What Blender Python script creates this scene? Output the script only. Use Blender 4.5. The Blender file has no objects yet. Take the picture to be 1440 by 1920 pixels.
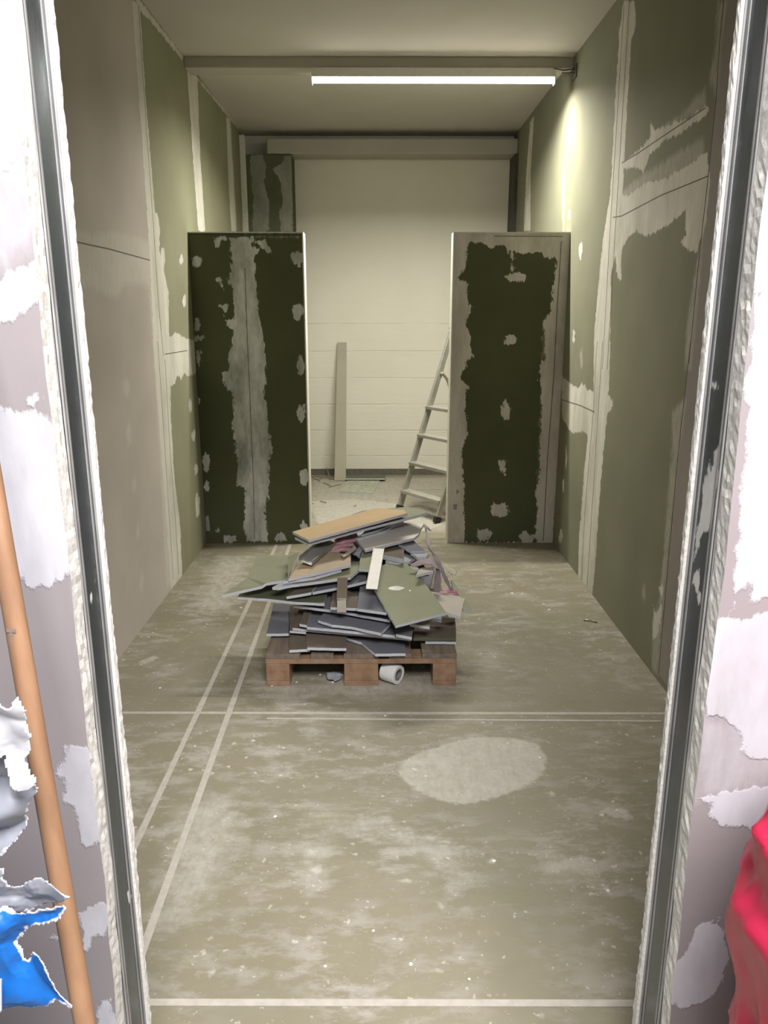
import bpy, math, random
import numpy as np
from mathutils import Vector, Matrix, Euler, noise as mnoise
random.seed(7)
rng = np.random.default_rng(7)
SC = bpy.context.scene
COL = SC.collection
# ------------------------------------------------------------ camera
F = 1428.0; H = 1.515; PITCH = math.radians(14.5); YAW = math.radians(0.31)
cd = bpy.data.cameras.new('camera'); cam = bpy.data.objects.new('camera', cd); COL.objects.link(cam)
cam.location = (0, 0, H); cam.rotation_euler = Euler((math.pi/2 - PITCH, 0, -YAW), 'XYZ')
cd.sensor_fit = 'HORIZONTAL'; cd.sensor_width = 36; cd.lens = 36*F/1440; cd.clip_start = 0.02
SC.camera = cam
# ------------------------------------------------------------ world, lights, exposure
w = bpy.data.worlds.new('world'); SC.world = w; w.use_nodes = True
w.node_tree.nodes['Background'].inputs[0].default_value = (0.80, 0.86, 1.0, 1)
w.node_tree.nodes['Background'].inputs[1].default_value = 0.5
def area(name, loc, rot, sx, sy, power, col):
    l = bpy.data.lights.new(name, 'AREA'); l.shape = 'RECTANGLE'; l.size = sx; l.size_y = sy
    l.energy = power; l.color = col
    o = bpy.data.objects.new(name, l); COL.objects.link(o); o.location = loc; o.rotation_euler = rot
    return o
# unseen area light added overhead to bring daylight through the doorway
def aim(loc, to): return (Vector(to) - Vector(loc)).to_track_quat('-Z', 'Y').to_euler()
area('added_daylight_area', (.50, -.35, 3.3), aim((.50, -.35, 3.3), (0.0, 1.7, 0)), 1.7, 1.3, 235, (1.0, 0.965, 0.975))
# the strip lamp's own downward light (its glowing diffuser is built further down)
LAMP_STRENGTH = 14.0
ll = area('strip_lamp_light', (.32, 5.20, 2.893), (0, 0, 0), 1.40, .035, 62, (1.0, 0.955, 0.86)); ll.data.spread = math.radians(156)
SC.view_settings.view_transform = 'Standard'; SC.view_settings.look = 'None'
SC.view_settings.gamma = 1; SC.view_settings.use_curve_mapping = False
SC.view_settings.exposure = 0.35
# ------------------------------------------------------------ pixel -> place helpers
CM = cam.rotation_euler.to_matrix(); CO = Vector((0, 0, H))
def ray(x, y): return CM @ Vector(((x-720)/F, -(y-960)/F, -1))
def on(x, y, ax, val):
    r = ray(x, y); t = (val - CO[ax]) / r[ax]; return CO + r*t
def zc(key, pts):                                    # coordinates read off enlarged crops
    k = {'1': (400, 930, .3472, .3472), '3': (340, 420, .3177, .3177), '4': (720, 420, .3228, .3229), '5': (0, 0, .3645, .3646),
         '6': (0, 640, .3438, .3438), '7': (0, 1260, .3438, .3438), '8': (1020, 0, .3646, .3646), 'b': (1020, 640, .3437, .3437),
         'c': (1140, 1260, .3437, .3437), 'f': (200, 1200, .7361, .7361), 'n': (320, 90, .5556, .5556), 'p': (0, 0, 1, 1)}[key]
    return [(k[0]+x*k[2], k[1]+y*k[3]) for x, y in pts]
def proj(key, pts, ax, val):
    ks = [a for a in (0, 1, 2) if a != ax]
    return np.array([[on(x, y, ax, val)[k] for k in ks] for x, y in zc(key, pts)])
# ------------------------------------------------------------ mesh helpers
def tag(o, label=None, cat=None, group=None, kind=None):
    if label: o['label'] = label
    if cat: o['category'] = cat
    if group: o['group'] = group
    if kind: o['kind'] = kind
    return o
def root_loc(o):
    v = Vector((0, 0, 0))
    while o is not None: v = v + o.location; o = o.parent
    return v
class MB:
    def __init__(s): s.v = []; s.f = []; s.m = []
    def add(s, vs, fs, mi=0):
        n = len(s.v); s.v += [Vector(v) for v in vs]; s.f += [tuple(i+n for i in f) for f in fs]; s.m += [mi]*len(fs); return s
    def box(s, x0, x1, y0, y1, z0, z1, mi=0, M=None):
        vs = [Vector((x, y, z)) for z in (z0, z1) for y in (y0, y1) for x in (x0, x1)]
        if M is not None: vs = [M @ v for v in vs]
        return s.add(vs, [(0, 2, 3, 1), (4, 5, 7, 6), (0, 1, 5, 4), (2, 6, 7, 3), (0, 4, 6, 2), (1, 3, 7, 5)], mi)
    def tube(s, pts, r, n=10, mi=0, sq=1.0, up=None, cap=True):
        pts = [Vector(p) for p in pts]; rs = r if isinstance(r, (list, tuple)) else [r]*len(pts)
        vs = []; fs = []
        for i, p in enumerate(pts):
            d = (pts[min(i+1, len(pts)-1)] - pts[max(i-1, 0)]).normalized()
            u = Vector(up) if up else Vector((0, 0, 1))
            if abs(d.dot(u)) > .95: u = Vector((1, 0, 0))
            a = d.cross(u).normalized(); b = a.cross(d).normalized()
            for k in range(n):
                t = 2*math.pi*k/n; vs.append(p + a*math.cos(t)*rs[i] + b*math.sin(t)*rs[i]*sq)
        for i in range(len(pts)-1):
            for k in range(n):
                fs.append((i*n+k, i*n+(k+1) % n, (i+1)*n+(k+1) % n, (i+1)*n+k))
        if cap: fs += [tuple(range(n-1, -1, -1)), tuple((len(pts)-1)*n+k for k in range(n))]
        return s.add(vs, fs, mi)
    def prof(s, prof, p0, p1, side, mi=0):
        """extrude an open/closed 2D profile (u along side, v along normal) from p0 to p1"""
        p0 = Vector(p0); p1 = Vector(p1); d = (p1-p0).normalized(); u = Vector(side); u = (u - d*u.dot(d)).normalized(); n = d.cross(u)
        vs = [p + u*a + n*b for p in (p0, p1) for a, b in prof]; k = len(prof)
        fs = [(i, (i+1) % k, k+(i+1) % k, k+i) for i in range(k)]
        fs += [tuple(range(k-1, -1, -1)), tuple(range(k, 2*k))]
        return s.add(vs, fs, mi)
    def build(s, name, mats, parent=None, smooth=False, bevel=0, loc=None, fixn=True):
        if not isinstance(mats, (list, tuple)): mats = [mats]
        if parent is not None: o_loc = root_loc(parent)
        elif loc is not None: o_loc = Vector(loc)
        else:
            n = len(s.v); o_loc = Vector((sum(v.x for v in s.v)/n, sum(v.y for v in s.v)/n, min(v.z for v in s.v)))
        me = bpy.data.meshes.new(name)
        me.from_pydata([tuple(v - o_loc) for v in s.v], [], s.f)
        for m in mats: me.materials.append(m)
        me.polygons.foreach_set('material_index', s.m)
        if smooth: me.polygons.foreach_set('use_smooth', [True]*len(s.f))
        me.update()
        if fixn:
            import bmesh
            b = bmesh.new(); b.from_mesh(me); bmesh.ops.recalc_face_normals(b, faces=b.faces); b.to_mesh(me); b.free()
        o = bpy.data.objects.new(name, me); COL.objects.link(o)
        if parent is not None: o.parent = parent
        else: o.location = o_loc
        if bevel:
            bv = o.modifiers.new('bevel', 'BEVEL'); bv.width = bevel; bv.segments = 2; bv.limit_method = 'ANGLE'
        return o
def empty(name, loc):
    o = bpy.data.objects.new(name, None); COL.objects.link(o); o.location = loc; o.empty_display_size = .1; return o
# ------------------------------------------------------------ materials
def lin(c): return tuple(((x/255)/12.92 if x/255 <= .04045 else ((x/255+.055)/1.055)**2.4) for x in c)
def NT(m): m.use_nodes = True; return m.node_tree, m.node_tree.nodes, m.node_tree.links
def nmath(N, L, op, a, b=None, clamp=False):
    n = N.new('ShaderNodeMath'); n.operation = op; n.use_clamp = clamp
    for i, v in enumerate((a, b)):
        if v is None: continue
        if isinstance(v, (int, float)): n.inputs[i].default_value = v
        else: L.new(v, n.inputs[i])
    return n.outputs[0]
def nmap(N, L, v, a, b, c=0, d=1):
    n = N.new('ShaderNodeMapRange'); n.clamp = True
    for i, x in enumerate((a, b, c, d)): n.inputs[i+1].default_value = x
    L.new(v, n.inputs[0]); return n.outputs[0]
def nmix(N, L, f, a, b):
    n = N.new('ShaderNodeMix'); n.data_type = 'RGBA'
    if isinstance(f, (int, float)): n.inputs[0].default_value = f
    else: L.new(f, n.inputs[0])
    for i, v in ((6, a), (7, b)):
        if isinstance(v, tuple): n.inputs[i].default_value = (*v, 1) if len(v) == 3 else v
        else: L.new(v, n.inputs[i])
    return n.outputs[2]
def nnoise(N, L, scale, detail=3, sc=(1, 1, 1), rough=.5, loc=(0, 0, 0), coord='Object'):
    tc = N.new('ShaderNodeTexCoord'); mp = N.new('ShaderNodeMapping'); mp.inputs['Scale'].default_value = sc; mp.inputs['Location'].default_value = loc
    L.new(tc.outputs[coord], mp.inputs[0]); n = N.new('ShaderNodeTexNoise'); n.inputs['Scale'].default_value = scale
    n.inputs['Detail'].default_value = detail; n.inputs['Roughness'].default_value = rough; L.new(mp.outputs[0], n.inputs[0]); return n.outputs[0]
def nattr(N, name):
    n = N.new('ShaderNodeAttribute'); n.attribute_name = name; return n.outputs['Fac']
def simple(name, col, rough=.7, metal=0, var=.12, scale=30, bump=.15, col2=None, stretch=(1, 1, 1), spec=.4, alpha=None):
    m = bpy.data.materials.new(name); T, N, L = NT(m); b = N['Principled BSDF']
    n1 = nnoise(N, L, scale, 4, stretch)
    c = tuple(col); c2 = tuple(col2) if col2 else tuple(x*(1-var*2.2) for x in c)
    L.new(nmix(N, L, nmap(N, L, n1, .35, .68), c, c2), b.inputs['Base Color'])
    b.inputs['Roughness'].default_value = rough; b.inputs['Metallic'].default_value = metal
    b.inputs['Specular IOR Level'].default_value = spec
    if bump:
        bp = N.new('ShaderNodeBump'); bp.inputs['Strength'].default_value = bump; bp.inputs['Distance'].default_value = .002
        L.new(n1, bp.inputs['Height']); L.new(bp.outputs[0], b.inputs['Normal'])
    if alpha is not None: b.inputs['Transmission Weight'].default_value = alpha
    return m
def plaster_mat(name, A, B, comp, amp=.035, nscale=28, thin_op=.45, metalA=0., rough=.86, opmin=.62, streak=(1, 1, .35)):
    """board face: base A (or B where attribute bs=1), joint compound where pl+noise>0, thin smears where th+noise>0"""
    m = bpy.data.materials.new(name); T, N, L = NT(m); b = N['Principled BSDF']
    n1 = nnoise(N, L, nscale, 6, (1, 1, 1), .6); n2 = nnoise(N, L, 9, 4, streak, .55, (3, 1, 7)); n3 = nnoise(N, L, 2.2, 3, (1, 1, 1), .5, (9, 4, 2))
    nf = nnoise(N, L, 55, 5, streak, .65, (5, 5, 5))
    dn = nmath(N, L, 'ADD', nmath(N, L, 'MULTIPLY', nmath(N, L, 'SUBTRACT', n1, .5), amp*1.5), nmath(N, L, 'MULTIPLY', nmath(N, L, 'SUBTRACT', nf, .5), amp*2.4))
    mk = nmap(N, L, nmath(N, L, 'ADD', nattr(N, 'pl'), dn), -.001, .0035)
    th = nmap(N, L, nmath(N, L, 'ADD', nattr(N, 'th'), dn), -.012, .02)
    op = nmap(N, L, nmath(N, L, 'ADD', nmath(N, L, 'MULTIPLY', n2, .75), nmath(N, L, 'MULTIPLY', nf, .25)), .34, .62, opmin, 1.0)
    bn = nattr(N, 'bs')
    base = nmix(N, L, nmap(N, L, bn, .4, .6), A, B)
    vary = nmap(N, L, n3, .3, .7, .90, 1.08)
    vm = N.new('ShaderNodeVectorMath'); vm.operation = 'SCALE'; L.new(base, vm.inputs[0]); L.new(vary, vm.inputs['Scale'])
    c1 = nmix(N, L, nmath(N, L, 'MULTIPLY', nmath(N, L, 'MULTIPLY', th, thin_op), nmap(N, L, nf, .3, .65, .5, 1)), vm.outputs[0], comp)
    c2 = nmix(N, L, nmath(N, L, 'MULTIPLY', mk, op), c1, comp)
    L.new(c2, b.inputs['Base Color'])
    b.inputs['Specular IOR Level'].default_value = .25
    if metalA:
        inv = nmath(N, L, 'SUBTRACT', 1.0, mk); L.new(nmath(N, L, 'MULTIPLY', inv, metalA), b.inputs['Metallic'])
        L.new(nmath(N, L, 'ADD', nmath(N, L, 'MULTIPLY', mk, .4), nmap(N, L, n2, .3, .7, rough-.1, rough+.12)), b.inputs['Roughness'])
        b.inputs['Specular IOR Level'].default_value = .5
    else: b.inputs['Roughness'].default_value = rough
    bp = N.new('ShaderNodeBump'); bp.inputs['Strength'].default_value = .5; bp.inputs['Distance'].default_value = .0025
    hh = nmath(N, L, 'ADD', nmath(N, L, 'MULTIPLY', mk, .8), nmath(N, L, 'MULTIPLY', nf, .25))
    L.new(hh, bp.inputs['Height']); L.new(bp.outputs[0], b.inputs['Normal'])
    return m
GREEN = (.275, .275, .18); GREEND = (.13, .145, .072); GREY = (.40, .36, .31); COMP = (.70, .68, .60)
M_wallL = plaster_mat('mat_wall_left', GREEN, (.50, .455, .40), COMP, amp=.020)
M_wallR = plaster_mat('mat_wall_right', (.235, .235, .16), (.33, .30, .27), COMP, amp=.022, opmin=.6)
M_stub = plaster_mat('mat_partition_board', (.105, .115, .062), GREY, (.74, .76, .74), amp=.026, opmin=.30, thin_op=.5)
M_stub2 = plaster_mat('mat_partition_board_filled', (.105, .115, .062), GREY, (.74, .70, .64), amp=.030, opmin=.62, thin_op=.5)
M_dusty = simple('mat_dusty_board', (.40, .40, .32), .9, var=.1, scale=25, col2=(.26, .28, .20))
M_lath = simple('mat_lath_board', (.44, .41, .32), .85, var=.03, scale=5)
M_pier = plaster_mat('mat_pier_board', (.10, .11, .06), GREY, (.36, .355, .31), amp=.02, opmin=.35, thin_op=.15)
M_front = plaster_mat('mat_front_board', (.245, .218, .217), (.60, .56, .53), (.47, .465, .49), amp=.014, opmin=.55)
M_stud = plaster_mat('mat_galvanised_stud', (.115, .135, .155), (.115, .135, .155), (.62, .60, .55), amp=.02, metalA=.85, rough=.32)
M_gyp = simple('mat_cut_gypsum', (.66, .64, .58), .95, var=.10, scale=160, bump=.25)
M_gypd = simple('mat_gypsum_core', (.56, .58, .62), .95, var=.06, scale=120, bump=.5)
M_paint = simple('mat_ceiling', (.56, .53, .47), .9, var=.02, scale=3, bump=.05)
M_soffit = simple('mat_soffit', (.47, .45, .38), .7, var=.03, scale=4, bump=.05)
M_dark = simple('mat_dark_seam', (.10, .09, .07), .9, var=.1)
M_gap = simple('mat_joint_line', (.17, .155, .12), .9, var=.1)
M_bead = simple('mat_corner_bead', (.78, .77, .68), .7, var=.06, scale=60)
M_trim = simple('mat_baseboard', (.16, .15, .12), .6, var=.1)
M_tape = simple('mat_floor_tape', (.44, .41, .35), .8, var=.07, scale=40)
M_tan = simple('mat_tan_board', (.50, .37, .21), .8, var=.05, scale=6, col2=(.46, .33, .19))
M_tan2 = simple('mat_tan_board_streaked', (.47, .36, .22), .8, scale=14, col2=(.36, .31, .24), stretch=(1, 3, 1))
M_gb = simple('mat_green_board', (.255, .265, .175), .85, var=.05, scale=8)
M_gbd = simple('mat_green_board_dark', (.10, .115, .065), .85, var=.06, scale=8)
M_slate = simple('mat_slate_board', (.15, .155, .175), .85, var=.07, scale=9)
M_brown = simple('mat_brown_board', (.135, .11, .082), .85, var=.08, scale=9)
M_light = simple('mat_pale_board', (.44, .40, .34), .85, var=.05, scale=9)
M_pale = simple('mat_pale_grey_board', (.62, .59, .54), .85, var=.05, scale=9)
M_blueg = simple('mat_bluegrey_board', (.34, .36, .38), .85, var=.07, scale=12)
M_steel = simple('mat_galvanised', (.42, .41, .39), .6, 0.5, var=.12, scale=14, bump=.05)
M_white = simple('mat_white_lath', (.78, .76, .70), .6, var=.03)
M_mauve = simple('mat_mauve_paper', (.33, .275, .29), .9, var=.1, scale=20, bump=.3)
M_pink = simple('mat_pink_sheet', (.55, .30, .33), .7, var=.12, scale=30, bump=.3)
M_wood = simple('mat_pallet_wood', (.30, .19, .115), .8, scale=12, col2=(.21, .13, .075), stretch=(2, .4, 2), bump=.3)
M_wood2 = simple('mat_pallet_wood_grey', (.21, .165, .12), .85, scale=12, col2=(.13, .105, .085), stretch=(3, .3, 3), bump=.3)
M_pole = simple('mat_pole_wood', (.29, .165, .09), .5, scale=14, col2=(.22, .12, .065), stretch=(3, 3, .35), bump=.1)
M_alu = simple('mat_aluminium', (.50, .49, .43), .45, .55, var=.08, scale=20, bump=.05)
M_rub = simple('mat_black_rubber', (.03, .03, .03), .7)
M_rollw = simple('mat_white_roll', (.72, .72, .70), .8, var=.05)
M_card = simple('mat_grey_card', (.22, .2, .18), .9)
M_chip = simple('mat_plaster_chip', (.78, .76, .68), .95, var=.1)
M_twig = simple('mat_splinter', (.30, .24, .14), .9, var=.2)
M_red = simple('mat_crimson_plastic', (.47, .018, .06), .32, var=.08, scale=6, bump=.1, spec=.5)
M_bracket = simple('mat_grey_bracket', (.16, .15, .13), .6, .5)
# lamp diffuser: gives off light
M_lamp = bpy.data.materials.new('mat_lamp_diffuser'); T, N, L = NT(M_lamp)
b = N['Principled BSDF']; b.inputs['Base Color'].default_value = (.9, .9, .9, 1)
b.inputs['Emission Color'].default_value = (1.0, 0.955, 0.88, 1); b.inputs['Emission Strength'].default_value = LAMP_STRENGTH
# torn sacks: white torn rim where the rim attribute is small
def sack_mat(name, col, rim=(.58, .58, .61), rw=.0025, rough=.4):
    m = bpy.data.materials.new(name); T, N, L = NT(m); b = N['Principled BSDF']
    n1 = nnoise(N, L, 90, 4); n2 = nnoise(N, L, 14, 3, (1, 1, 1), .5, (2, 2, 2))
    e = nmath(N, L, 'ADD', nattr(N, 'rim'), nmath(N, L, 'MULTIPLY', nmath(N, L, 'SUBTRACT', n1, .5), .010))
    c = nmix(N, L, nmap(N, L, n2, .3, .7), tuple(col), tuple(x*.8 for x in col))
    L.new(nmix(N, L, nmap(N, L, e, rw-.001, rw+.001), rim, c), b.inputs['Base Color']); b.inputs['Roughness'].default_value = rough
    return m
M_blue = sack_mat('mat_blue_sack', (.003, .115, .42)); M_lining = sack_mat('mat_grey_lining', (.22, .23, .26), rough=.35, rw=.0015); M_film = sack_mat('mat_white_film', (.44, .44, .46), rough=.3)
# floor
m = M_floor = bpy.data.materials.new('mat_floor'); T, N, L = NT(m); b = N['Principled BSDF']
nA = nnoise(N, L, 1.1, 5, (1, 1, 1), .6); nB = nnoise(N, L, 7, 8, (1, 2.2, 1), .72, (3, 3, 0)); nC = nnoise(N, L, 38, 6, (1, 1, 1), .6, (1, 7, 0))
nD = nnoise(N, L, 16, 8, (1.8, 1, 1), .75, (7, 2, 0)); nE = nnoise(N, L, 2.6, 3, (1, 1, 1), .5, (11, 2, 0))
base = nmix(N, L, nmap(N, L, nA, .32, .68), (.185, .172, .112), (.255, .232, .160))
dust = nmath(N, L, 'MULTIPLY', nmap(N, L, nB, .47, .62), nmap(N, L, nE, .36, .64, .12, .8))
c = nmix(N, L, dust, base, (.46, .43, .385))
th = nmap(N, L, nmath(N, L, 'ADD', nattr(N, 'th'), nmath(N, L, 'MULTIPLY', nmath(N, L, 'SUBTRACT', nB, .5), .35)), -.03, .08)
c = nmix(N, L, nmath(N, L, 'MULTIPLY', th, nmap(N, L, nD, .35, .6, .2, .65)), c, (.50, .48, .42))
dk = nmap(N, L, nmath(N, L, 'ADD', nattr(N, 'bs'), nmath(N, L, 'MULTIPLY', nmath(N, L, 'SUBTRACT', nB, .5), .25)), -.03, .06)
c = nmix(N, L, nmath(N, L, 'MULTIPLY', dk, .40), c, (.15, .14, .105))
pl = nmap(N, L, nmath(N, L, 'ADD', nattr(N, 'pl'), nmath(N, L, 'MULTIPLY', nmath(N, L, 'SUBTRACT', nC, .5), .045)), -.002, .012)
c = nmix(N, L, nmath(N, L, 'MULTIPLY', pl, nmap(N, L, nD, .36, .62, .35, .66)), c, (.50, .475, .42))
# fine splashes
tc = N.new('ShaderNodeTexCoord'); vo = N.new('ShaderNodeTexVoronoi'); vo.inputs['Scale'].default_value = 22; vo.inputs['Randomness'].default_value = 1
nW = N.new('ShaderNodeTexNoise'); nW.inputs['Scale'].default_value = 60; nW.inputs['Detail'].default_value = 4; L.new(tc.outputs['Object'], nW.inputs[0])
va = N.new('ShaderNodeVectorMath'); va.operation = 'SCALE'; va.inputs['Scale'].default_value = .03; L.new(nW.outputs[1], va.inputs[0])
vb = N.new('ShaderNodeVectorMath'); vb.operation = 'ADD'; L.new(tc.outputs['Object'], vb.inputs[0]); L.new(va.outputs[0], vb.inputs[1]); L.new(vb.outputs[0], vo.inputs[0])
sp = nmath(N, L, 'MULTIPLY', nmath(N, L, 'LESS_THAN', vo.outputs['Distance'], .15), nmath(N, L, 'GREATER_THAN', N.new('ShaderNodeSeparateColor').outputs[0], .5))
sep = [n for n in N if n.bl_idname == 'ShaderNodeSeparateColor'][0]; L.new(vo.outputs['Color'], sep.inputs[0])
c = nmix(N, L, nmath(N, L, 'MULTIPLY', nmath(N, L, 'MULTIPLY', sp, nmap(N, L, nE, .45, .6, .15, 1)), .6), c, (.62, .60, .50))
vo2 = N.new('ShaderNodeTexVoronoi'); vo2.inputs['Scale'].default_value = 60; L.new(vb.outputs[0], vo2.inputs[0]); sep2 = N.new('ShaderNodeSeparateColor'); L.new(vo2.outputs['Color'], sep2.inputs[0])
sp2 = nmath(N, L, 'MULTIPLY', nmath(N, L, 'LESS_THAN', vo2.outputs['Distance'], .20), nmath(N, L, 'GREATER_THAN', sep2.outputs[0], .72))
c = nmix(N, L, nmath(N, L, 'MULTIPLY', nmath(N, L, 'MULTIPLY', sp2, nmap(N, L, nB, .40, .6, .1, 1)), .55), c, (.55, .53, .45))
sc2 = nmath(N, L, 'MULTIPLY', nmap(N, L, nD, .66, .72), nmap(N, L, nC, .45, .6))
c = nmix(N, L, nmath(N, L, 'MULTIPLY', sc2, .55), c, (.62, .60, .52))
L.new(c, b.inputs['Base Color']); L.new(nmap(N, L, nB, .3, .7, .5, .8), b.inputs['Roughness']); b.inputs['Specular IOR Level'].default_value = .35
bp = N.new('ShaderNodeBump'); bp.inputs['Strength'].default_value = .25; bp.inputs['Distance'].default_value = .002; L.new(nD, bp.inputs['Height']); L.new(bp.outputs[0], b.inputs['Normal'])
# back wall: painted block wall with faint courses
m = M_back = bpy.data.materials.new('mat_wall_back'); T, N, L = NT(m); b = N['Principled BSDF']
n1 = nnoise(N, L, 1.3, 4); n2 = nnoise(N, L, 5, 4, (1, 1, 5), .6, (4, 0, 0))
c = nmix(N, L, nmap(N, L, n1, .3, .7), (.76, .73, .62), (.84, .81, .70))
tc = N.new('ShaderNodeTexCoord'); sx = N.new('ShaderNodeSeparateXYZ'); L.new(tc.outputs['Object'], sx.inputs[0])
zz = nmath(N, L, 'ADD', sx.outputs[2], nmath(N, L, 'MULTIPLY', nmath(N, L, 'SUBTRACT', n1, .5), .02))
fr = nmath(N, L, 'ABSOLUTE', nmath(N, L, 'SUBTRACT', nmath(N, L, 'FRACT', nmath(N, L, 'DIVIDE', nmath(N, L, 'ADD', zz, -.06), .25)), .5))
ln = nmath(N, L, 'MULTIPLY', nmap(N, L, fr, .012, .026, 1, 0), nmap(N, L, n2, .38, .6, .0, 1))
ln = nmath(N, L, 'MULTIPLY', ln, nmath(N, L, 'LESS_THAN', sx.outputs[2], 1.6))
c = nmix(N, L, nmath(N, L, 'MULTIPLY', ln, .13), c, (.36, .34, .27)); L.new(c, b.inputs['Base Color']); b.inputs['Roughness'].default_value = .8
bp = N.new('ShaderNodeBump'); bp.inputs['Strength'].default_value = .5; bp.inputs['Distance'].default_value = .006
L.new(nmath(N, L, 'SUBTRACT', nmath(N, L, 'MULTIPLY', n2, .5), ln), bp.inputs['Height']); L.new(bp.outputs[0], b.inputs['Normal'])
# ------------------------------------------------------------ painted-patch grids
def sdf(poly, P):
    poly = np.asarray(poly, float); n = len(poly); d = np.full(len(P), 1e9); ins = np.zeros(len(P), bool)
    for i in range(n):
        a = poly[i]; c = poly[(i+1) % n]; e = c-a; w_ = P-a
        t = np.clip((w_@e)/max(e@e, 1e-12), 0, 1); q = w_ - t[:, None]*e; d = np.minimum(d, (q*q).sum(1))
        c1 = (P[:, 1] >= a[1]) != (P[:, 1] >= c[1])
        with np.errstate(divide='ignore', invalid='ignore'):
            xi = a[0] + (P[:, 1]-a[1])/(c[1]-a[1] if c[1] != a[1] else 1e-12)*e[0]
        ins ^= c1 & (P[:, 0] < xi)
    d = np.sqrt(d); return np.where(ins, d, -d)
def blob(cx, cy, rx, ry, n=11, j=.35, seed=0):
    r = random.Random(seed*131+int(cx*7+cy)); return [(cx+rx*(1+r.uniform(-j, j))*math.cos(2*math.pi*k/n), cy+ry*(1+r.uniform(-j, j))*math.sin(2*math.pi*k/n)) for k in range(n)]
def field(P, add=(), sub=()):
    d = np.full(len(P), -1.)
    for p in add: d = np.maximum(d, sdf(p, P))
    for p in sub: d = np.minimum(d, -sdf(p, P))
    return d
def grid_obj(name, ax, val, u0, u1, v0, v1, step, mat, pl=(), plsub=(), th=(), bs=(), parent=None, edge_u=None, edge_side=None, depth=0, edge_mat=None, flip=False):
    """rectangular board face on the plane axis=val with patch attributes; depth adds real thickness behind it"""
    nu = max(2, int(round((u1-u0)/step))+1); nv = max(2, int(round((v1-v0)/step))+1)
    U, V = np.meshgrid(np.linspace(u0, u1, nu), np.linspace(v0, v1, nv)); U = U.copy()
    if edge_u is not None:
        col = -1 if edge_side == 'hi' else 0
        U[:, col] = [edge_u(v) for v in V[:, col]]
    P = np.stack([U.ravel(), V.ravel()], 1); n0 = len(P)
    def to3(P, d): 
        out = np.zeros((len(P), 3)); ks = [a for a in (0, 1, 2) if a != ax]; out[:, ks[0]] = P[:, 0]; out[:, ks[1]] = P[:, 1]; out[:, ax] = val+d; return out
    X = to3(P, 0); faces = []
    idx = np.arange(nu*nv).reshape(nv, nu)
    q = np.stack([idx[:-1, :-1], idx[:-1, 1:], idx[1:, 1:], idx[1:, :-1]], -1).reshape(-1, 4)
    if flip: q = q[:, ::-1]
    faces = q.tolist(); mi = [0]*len(faces)
    if depth:
        ring = list(idx[0, :]) + list(idx[1:, -1]) + list(idx[-1, -2::-1]) + list(idx[-2:0:-1, 0]); L2 = 4
        rp = P[ring]; layers = [ring]
        for k in range(1, L2+1):
            jit = rng.normal(0, .0009, rp.shape) if edge_u is not None and k < L2 else 0
            X2 = to3(rp+jit, depth*k/L2); st = len(X); X = np.vstack([X, X2]); layers.append(list(range(st, st+len(ring))))
        for a, c in zip(layers[:-1], layers[1:]):
            for i in range(len(ring)):
                j = (i+1) % len(ring); f = [a[i], a[j], c[j], c[i]]; faces.append(f if flip else f[::-1]); mi.append(1 if edge_mat else 0)
        f = list(layers[-1]); faces.append(f if flip else f[::-1]); mi.append(0)
    par = root_loc(parent) if parent is not None else Vector((0, 0, 0))
    me = bpy.data.meshes.new(name); me.from_pydata((X-np.array(par)).tolist(), [], faces); me.materials.append(mat)
    if edge_mat: me.materials.append(edge_mat)
    me.polygons.foreach_set('material_index', mi)
    for nm, f in (('pl', field(P, pl, plsub)), ('th', field(P, th)), ('bs', None)):
        a = me.attributes.new(nm, 'FLOAT', 'POINT'); full = np.full(len(X), -1.)
        if nm == 'bs': full[:n0] = (.5 + field(P, bs)*60).clip(0, 1) if bs else 0
        else: full[:n0] = f
        a.data.foreach_set('value', full.astype(np.float32))
    me.update(); o = bpy.data.objects.new(name, me); COL.objects.link(o)
    if parent is not None: o.parent = parent
    return o
XL, XR, YB, ZC = -1.19, 1.187, 7.32, 3.04
YF, YD = 1.061, 1.202           # front and rear face of the wall the doorway is cut in
# ------------------------------------------------------------ floor
G = lambda key, pts: proj(key, pts, 2, 0.)
fpl = [G('f', [(740, 345), (752, 305), (800, 285), (870, 260), (950, 245), (1040, 248), (1100, 265), (1124, 300), (1115, 345), (1060, 380), (980, 408), (910, 422), (850, 410), (785, 385)]),
       G('f', [(1250, 435), (1280, 425), (1320, 430), (1340, 445), (1335, 462), (1290, 455)]), G('f', [(1105, 378), (1135, 385), (1155, 405), (1135, 402)]),
       G('f', [(835, 672), (855, 665), (872, 688), (850, 690)]), G('f', [(215, 845), (250, 848), (285, 830), (268, 860), (235, 865)]), G('f', [(495, 750), (520, 745), (530, 765), (510, 770)]),
       G('f', [(670, 785), (680, 790), (700, 835), (688, 830)]), G('f', [(820, 835), (850, 832), (862, 845), (830, 850)]), G('f', blob(1275, 636, 13, 9)), G('f', blob(980, 562, 12, 9)), G('f', blob(538, 585, 22, 16)),
       G('f', blob(520, 540, 25, 12)), G('f', blob(1208, 905, 12, 9)), G('f', blob(410, 925, 16, 12)), G('f', [(75, 58), (120, 38), (138, 45), (95, 64)]), G('f', blob(430, 450, 8, 6)), G('f', blob(272, 546, 8, 5)),
       G('f', blob(1110, 955, 9, 9)), G('f', blob(713, 737, 9, 7)), G('f', blob(765, 612, 18, 8)), G('f', blob(880, 862, 7, 6)),
       G('f', [(700, 470), (830, 500), (930, 525), (925, 535), (820, 512), (720, 485)]),
       G('p', [(575, 940), (660, 935), (800, 950), (830, 985), (780, 1000), (600, 990)])]
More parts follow.
